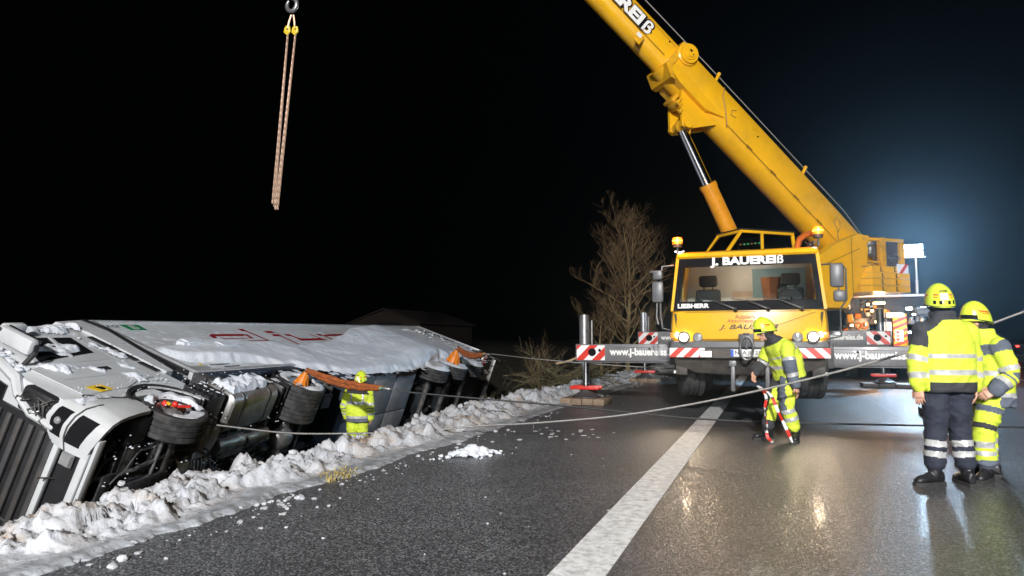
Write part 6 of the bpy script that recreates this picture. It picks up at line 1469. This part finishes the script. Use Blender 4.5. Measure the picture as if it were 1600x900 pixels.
# mats order: 0 yellow 1 silver 2 navy 3 charcoal 4 slate
JM=[HV,SI,NV,BK,GY]
def j1(nm,t,c):
    if nm=='torso':
        if t<.13: return 3
        if .22<t<.285 or .44<t<.505: return 1
        if t>.80 and c[0]<.075-(1-t)*.95: return 3
        pass
        if t>.95: return 3
        return 0
    if nm=='armL' and t<.30 and c[0]<-.12: return 3
    pass
    if .46<t<.56 or .76<t<.86: return 1
    return 0
def t1(nm,t,c):
    if nm.startswith('leg') and (.72<t<.80 or .86<t<.94): return 1
    return 2
person('person seen from behind in yellow hi-vis jacket and dark navy trousers with silver bands',(1.43,7.42,0),
 dict(pelvis=(.08,.0,.96),chest=(.085,.0,1.26),neck=(.08,.02,1.545),head=(.075,.05,1.67),hem=(.085,0,.86),shL=(-.125,0,1.41),shR=(.29,.0,1.41),elL=(-.205,-.02,1.13),elR=(.345,.02,1.13),wrL=(-.215,-.05,.895),wrR=(.325,-.02,.895),haL=(-.225,-.07,.78),haR=(.32,-.04,.78),
  hipL=(-.025,0,.90),hipR=(.175,0,.90),knL=(-.035,.02,.50),knR=(.195,.03,.50),anL=(-.075,0,.10),anR=(.215,-.02,.10)),
 dict(lat=(1,.05,0),fwd=(-.05,1,0),hf=(.25,1,-.1),toeL=(-.97,-.2,0),toeR=(.1,1,0),palmL=(.6,.5,0),palmR=(-.8,.4,0),thumbL=(0,1,0),thumbR=(0,1,0),curl=.5,tmats=JM,trule=t1,jmats=JM,jrule=j1,vox=.0055))
def j2(nm,t,c):
    if nm=='torso':
        if t<.13: return 4
        if t<.19: return 1
        if .42<t<.49: return 1
        if .74<t<.88: return 4
        return 0
    if t<.10: return 4
    if .40<t<.5: return 1
    if .55<t<.60 or .65<t<.69: return 4
    if .74<t<.84: return 1
    if t>.84: return 4
    return 0
def t2(nm,t,c):
    if nm=='hip': return 0 if c[2]<.82 else 4
    if .18<t<.27 and c[1]<0: return 4
    if .44<t<.52 and c[0]<0: return 3
    if .68<t<.77 or .82<t<.88: return 1
    if t>.95: return 4
    return 0
person('person in yellow hi-vis jacket and yellow trousers turned sideways beside the navy trousered worker',(1.915,7.92,0),
 dict(pelvis=(.04,.0,.84),chest=(.05,.0,1.12),neck=(.0,.0,1.385),head=(-.055,.0,1.515),hem=(.04,0,.70),shL=(.035,-.19,1.26),shR=(.02,.19,1.27),elL=(.07,-.27,1.0),elR=(-.02,.25,1.0),wrL=(-.09,-.27,.86),wrR=(-.2,.14,.86),haL=(-.21,-.25,.80),haR=(-.3,.10,.8),
  hipL=(.0,-.10,.80),hipR=(.06,.10,.80),knL=(-.11,-.12,.45),knR=(.07,.12,.45),anL=(-.10,-.12,.10),anR=(.085,.10,.10)),
 dict(lat=(-.12,1,0),fwd=(-1,-.12,0),hf=(-1,-.35,-.12),toeL=(-.75,-.55,0),toeR=(-.6,.5,0),palmL=(0,.7,-.5),palmR=(0,-1,0),thumbL=(0,.3,1),thumbR=(0,0,1),curl=.9,tmats=JM,trule=t2,jmats=JM,jrule=j2,vox=.0055,seed=2,cuff=.2,jw=[.225,.23,.24,.2,.09]))
def j3(nm,t,c):
    if nm=='torso':
        if t<.06: return 3
        if .30<t<.38 and c[0]<.12: return 1
        if c[0]<-.02+ .0*t and t<.28: return 3
        if t>.93: return 3
        if .60<t<.66: return 1
        return 0
    if nm=='armL':
        if t<.28: return 0
        if .28<t<.36: return 1
        if .66<t<.76: return 1
        return 4
    if t<.45: return 0
    if .48<t<.6: return 1
    return 3
def t3(nm,t,c):
    if nm=='hip': return 3
    if nm=='legL':
        if .60<t<.69 or .78<t<.87: return 1
        if t>.60: return 0
        return 0 if c[1]<-.198 else 4
    if .2<t<.9 and abs(c[1]-.02)<.025: return 0
    return 3
r3,g3,_=person('person in yellow jacket bending forward to the left in front of the crane bumper',(.02,9.95,0),
 dict(pelvis=(.18,.0,.86),chest=(.12,.0,1.14),neck=(-.03,.0,1.345),head=(-.135,-.01,1.455),hem=(.20,0,.80),shL=(.09,-.19,1.235),shR=(.02,.19,1.25),elL=(.10,-.27,.96),elR=(-.10,.25,1.0),wrL=(.155,-.27,.735),wrR=(-.22,.16,.90),haL=(.19,-.28,.62),haR=(-.26,.13,.79),
  hipL=(.13,-.10,.80),hipR=(.12,.10,.80),knL=(.10,-.12,.45),knR=(-.02,.10,.44),anL=(.21,-.10,.10),anR=(-.10,.10,.10)),
 dict(lat=(-.2,1,0),fwd=(-1,-.2,0),hf=(-1,-.15,-.38),toeL=(-.2,-.4,0),toeR=(-.95,-.25,0),palmL=(-.6,.6,0),palmR=(0,-.5,-.5),thumbL=(-1,0,0),thumbR=(-.5,-1,0),curl=.45,tmats=JM,trule=t3,jmats=JM,jrule=j3,vox=.0065,seed=5,jw=[.235,.235,.245,.20,.09],jd=[.17,.175,.165,.13,.085]))
def j4(nm,t,c):
    if nm=='torso':
        if t<.10: return 4
        if t<.17: return 1
        if .50<t<.58: return 1
        if t>.80: return 3
        if t>.55 and abs(c[0]-.04)>.10 and abs(c[0]-.04)<.14: return 1
        return 0
    if .42<t<.52 or .78<t<.87: return 1
    if .56<t<.61 or .68<t<.72: return 4
    return 0
def t4(nm,t,c): return 0 if not(.7<t<.78) else 1
person('person in yellow hi-vis suit standing in the ditch facing the underside of the trailer',(-7.9,11.95,-1.13),
 dict(pelvis=(.02,.0,.98),chest=(.03,.0,1.26),neck=(.05,.0,1.53),head=(.07,.05,1.65),hem=(.03,0,.84),shL=(-.17,0,1.40),shR=(.24,.0,1.40),elL=(-.25,.02,1.14),elR=(.29,-.05,1.13),wrL=(-.22,.1,.92),wrR=(.30,-.02,.90),haL=(-.21,.14,.80),haR=(.29,.03,.79),
  hipL=(-.07,0,.90),hipR=(.12,0,.90),knL=(-.09,.05,.5),knR=(.13,.03,.5),anL=(-.10,0,.1),anR=(.14,.0,.1)),
 dict(lat=(1,-.2,0),fwd=(.2,1,0),hf=(.35,1,-.05),toeL=(0,1,0),toeR=(.3,1,0),palmL=(1,0,0),palmR=(-1,0,0),thumbL=(0,1,0),thumbR=(0,1,0),curl=.7,tmats=JM,trule=t4,jmats=JM,jrule=j4,vox=.008,seed=8,rot=radians(22)))
# barrier tape trailing from the bending worker's far hand
tp_=empty('barrier_tape',(.02,9.95,0),'red and white barrier tape dangling from the bending worker to the asphalt','barrier tape'); tp_.rotation_euler=(0,0,YAW)
def ribbon(pts,wd,tw,name):
    P=catmull(pts,10); b=MB(); n=len(P); e=[]
    acc=0
    for i,p in enumerate(P):
        d=(P[min(i+1,n-1)]-P[max(i-1,0)]).normalized(); a=tw*i/n+.5*sin(i*.35); s=V((cos(a),.45*sin(a),0)); s=(s-d*s.dot(d)).normalized(); e.append((p-s*wd,p+s*wd,p-s*wd+V((0,.0015,0)),p+s*wd+V((0,.0015,0))))
    for i in range(n-1):
        acc+=(P[i+1]-P[i]).length; m=int(acc/.11)%2
        b.add([e[i][0],e[i][1],e[i+1][1],e[i+1][0],e[i][2],e[i][3],e[i+1][3],e[i+1][2]],[(0,1,2,3),(7,6,5,4),(0,3,7,4),(1,5,6,2)],m)
    b.obj(name,[K['white_refl'],K['red_refl']],tp_)
ribbon([(-.24,.0,.72),(-.17,-.25,.62),(-.10,-.33,.40),(-.02,-.36,.2),(.05,-.38,.02)],.021,.6,'tape')
ribbon([(-.24,.02,.72),(-.21,-.2,.6),(-.27,-.3,.42),(-.25,-.32,.25),(-.26,-.34,.1),(-.20,-.36,.02)],.019,2.6,'tape')
# ------------------------------------------------------------------ misty night air
hm=bpy.data.materials.new('mist'); hm.use_nodes=True; N=hm.node_tree.nodes; N.remove(N['Principled BSDF'])
pv=N.new('ShaderNodeVolumePrincipled'); pv.inputs['Color'].default_value=(.6,.82,1,1); pv.inputs['Density'].default_value=.0009; pv.inputs['Anisotropy'].default_value=.88
hm.node_tree.links.new(pv.outputs[0],N['Material Output'].inputs['Volume'])
hb_=MB(); hb_.box((0,160,9.0),(840,460,26)); hz_=hb_.obj('haze',hm,smooth=False,kind='stuff')

# repeats share a group
GR={'person':'recovery workers in hi-vis clothing','wire_rope':'steel recovery ropes','shackle':'shackles on the slings','round_sling':'orange round slings','hub_puller':'orange hub pullers','bare_shrub':'leafless shrubs on the verge'}
for o in bpy.data.objects:
    k=o.name.split('.')[0]
    if o.parent is None and k in GR and 'category' in o: o['group']=GR[k]
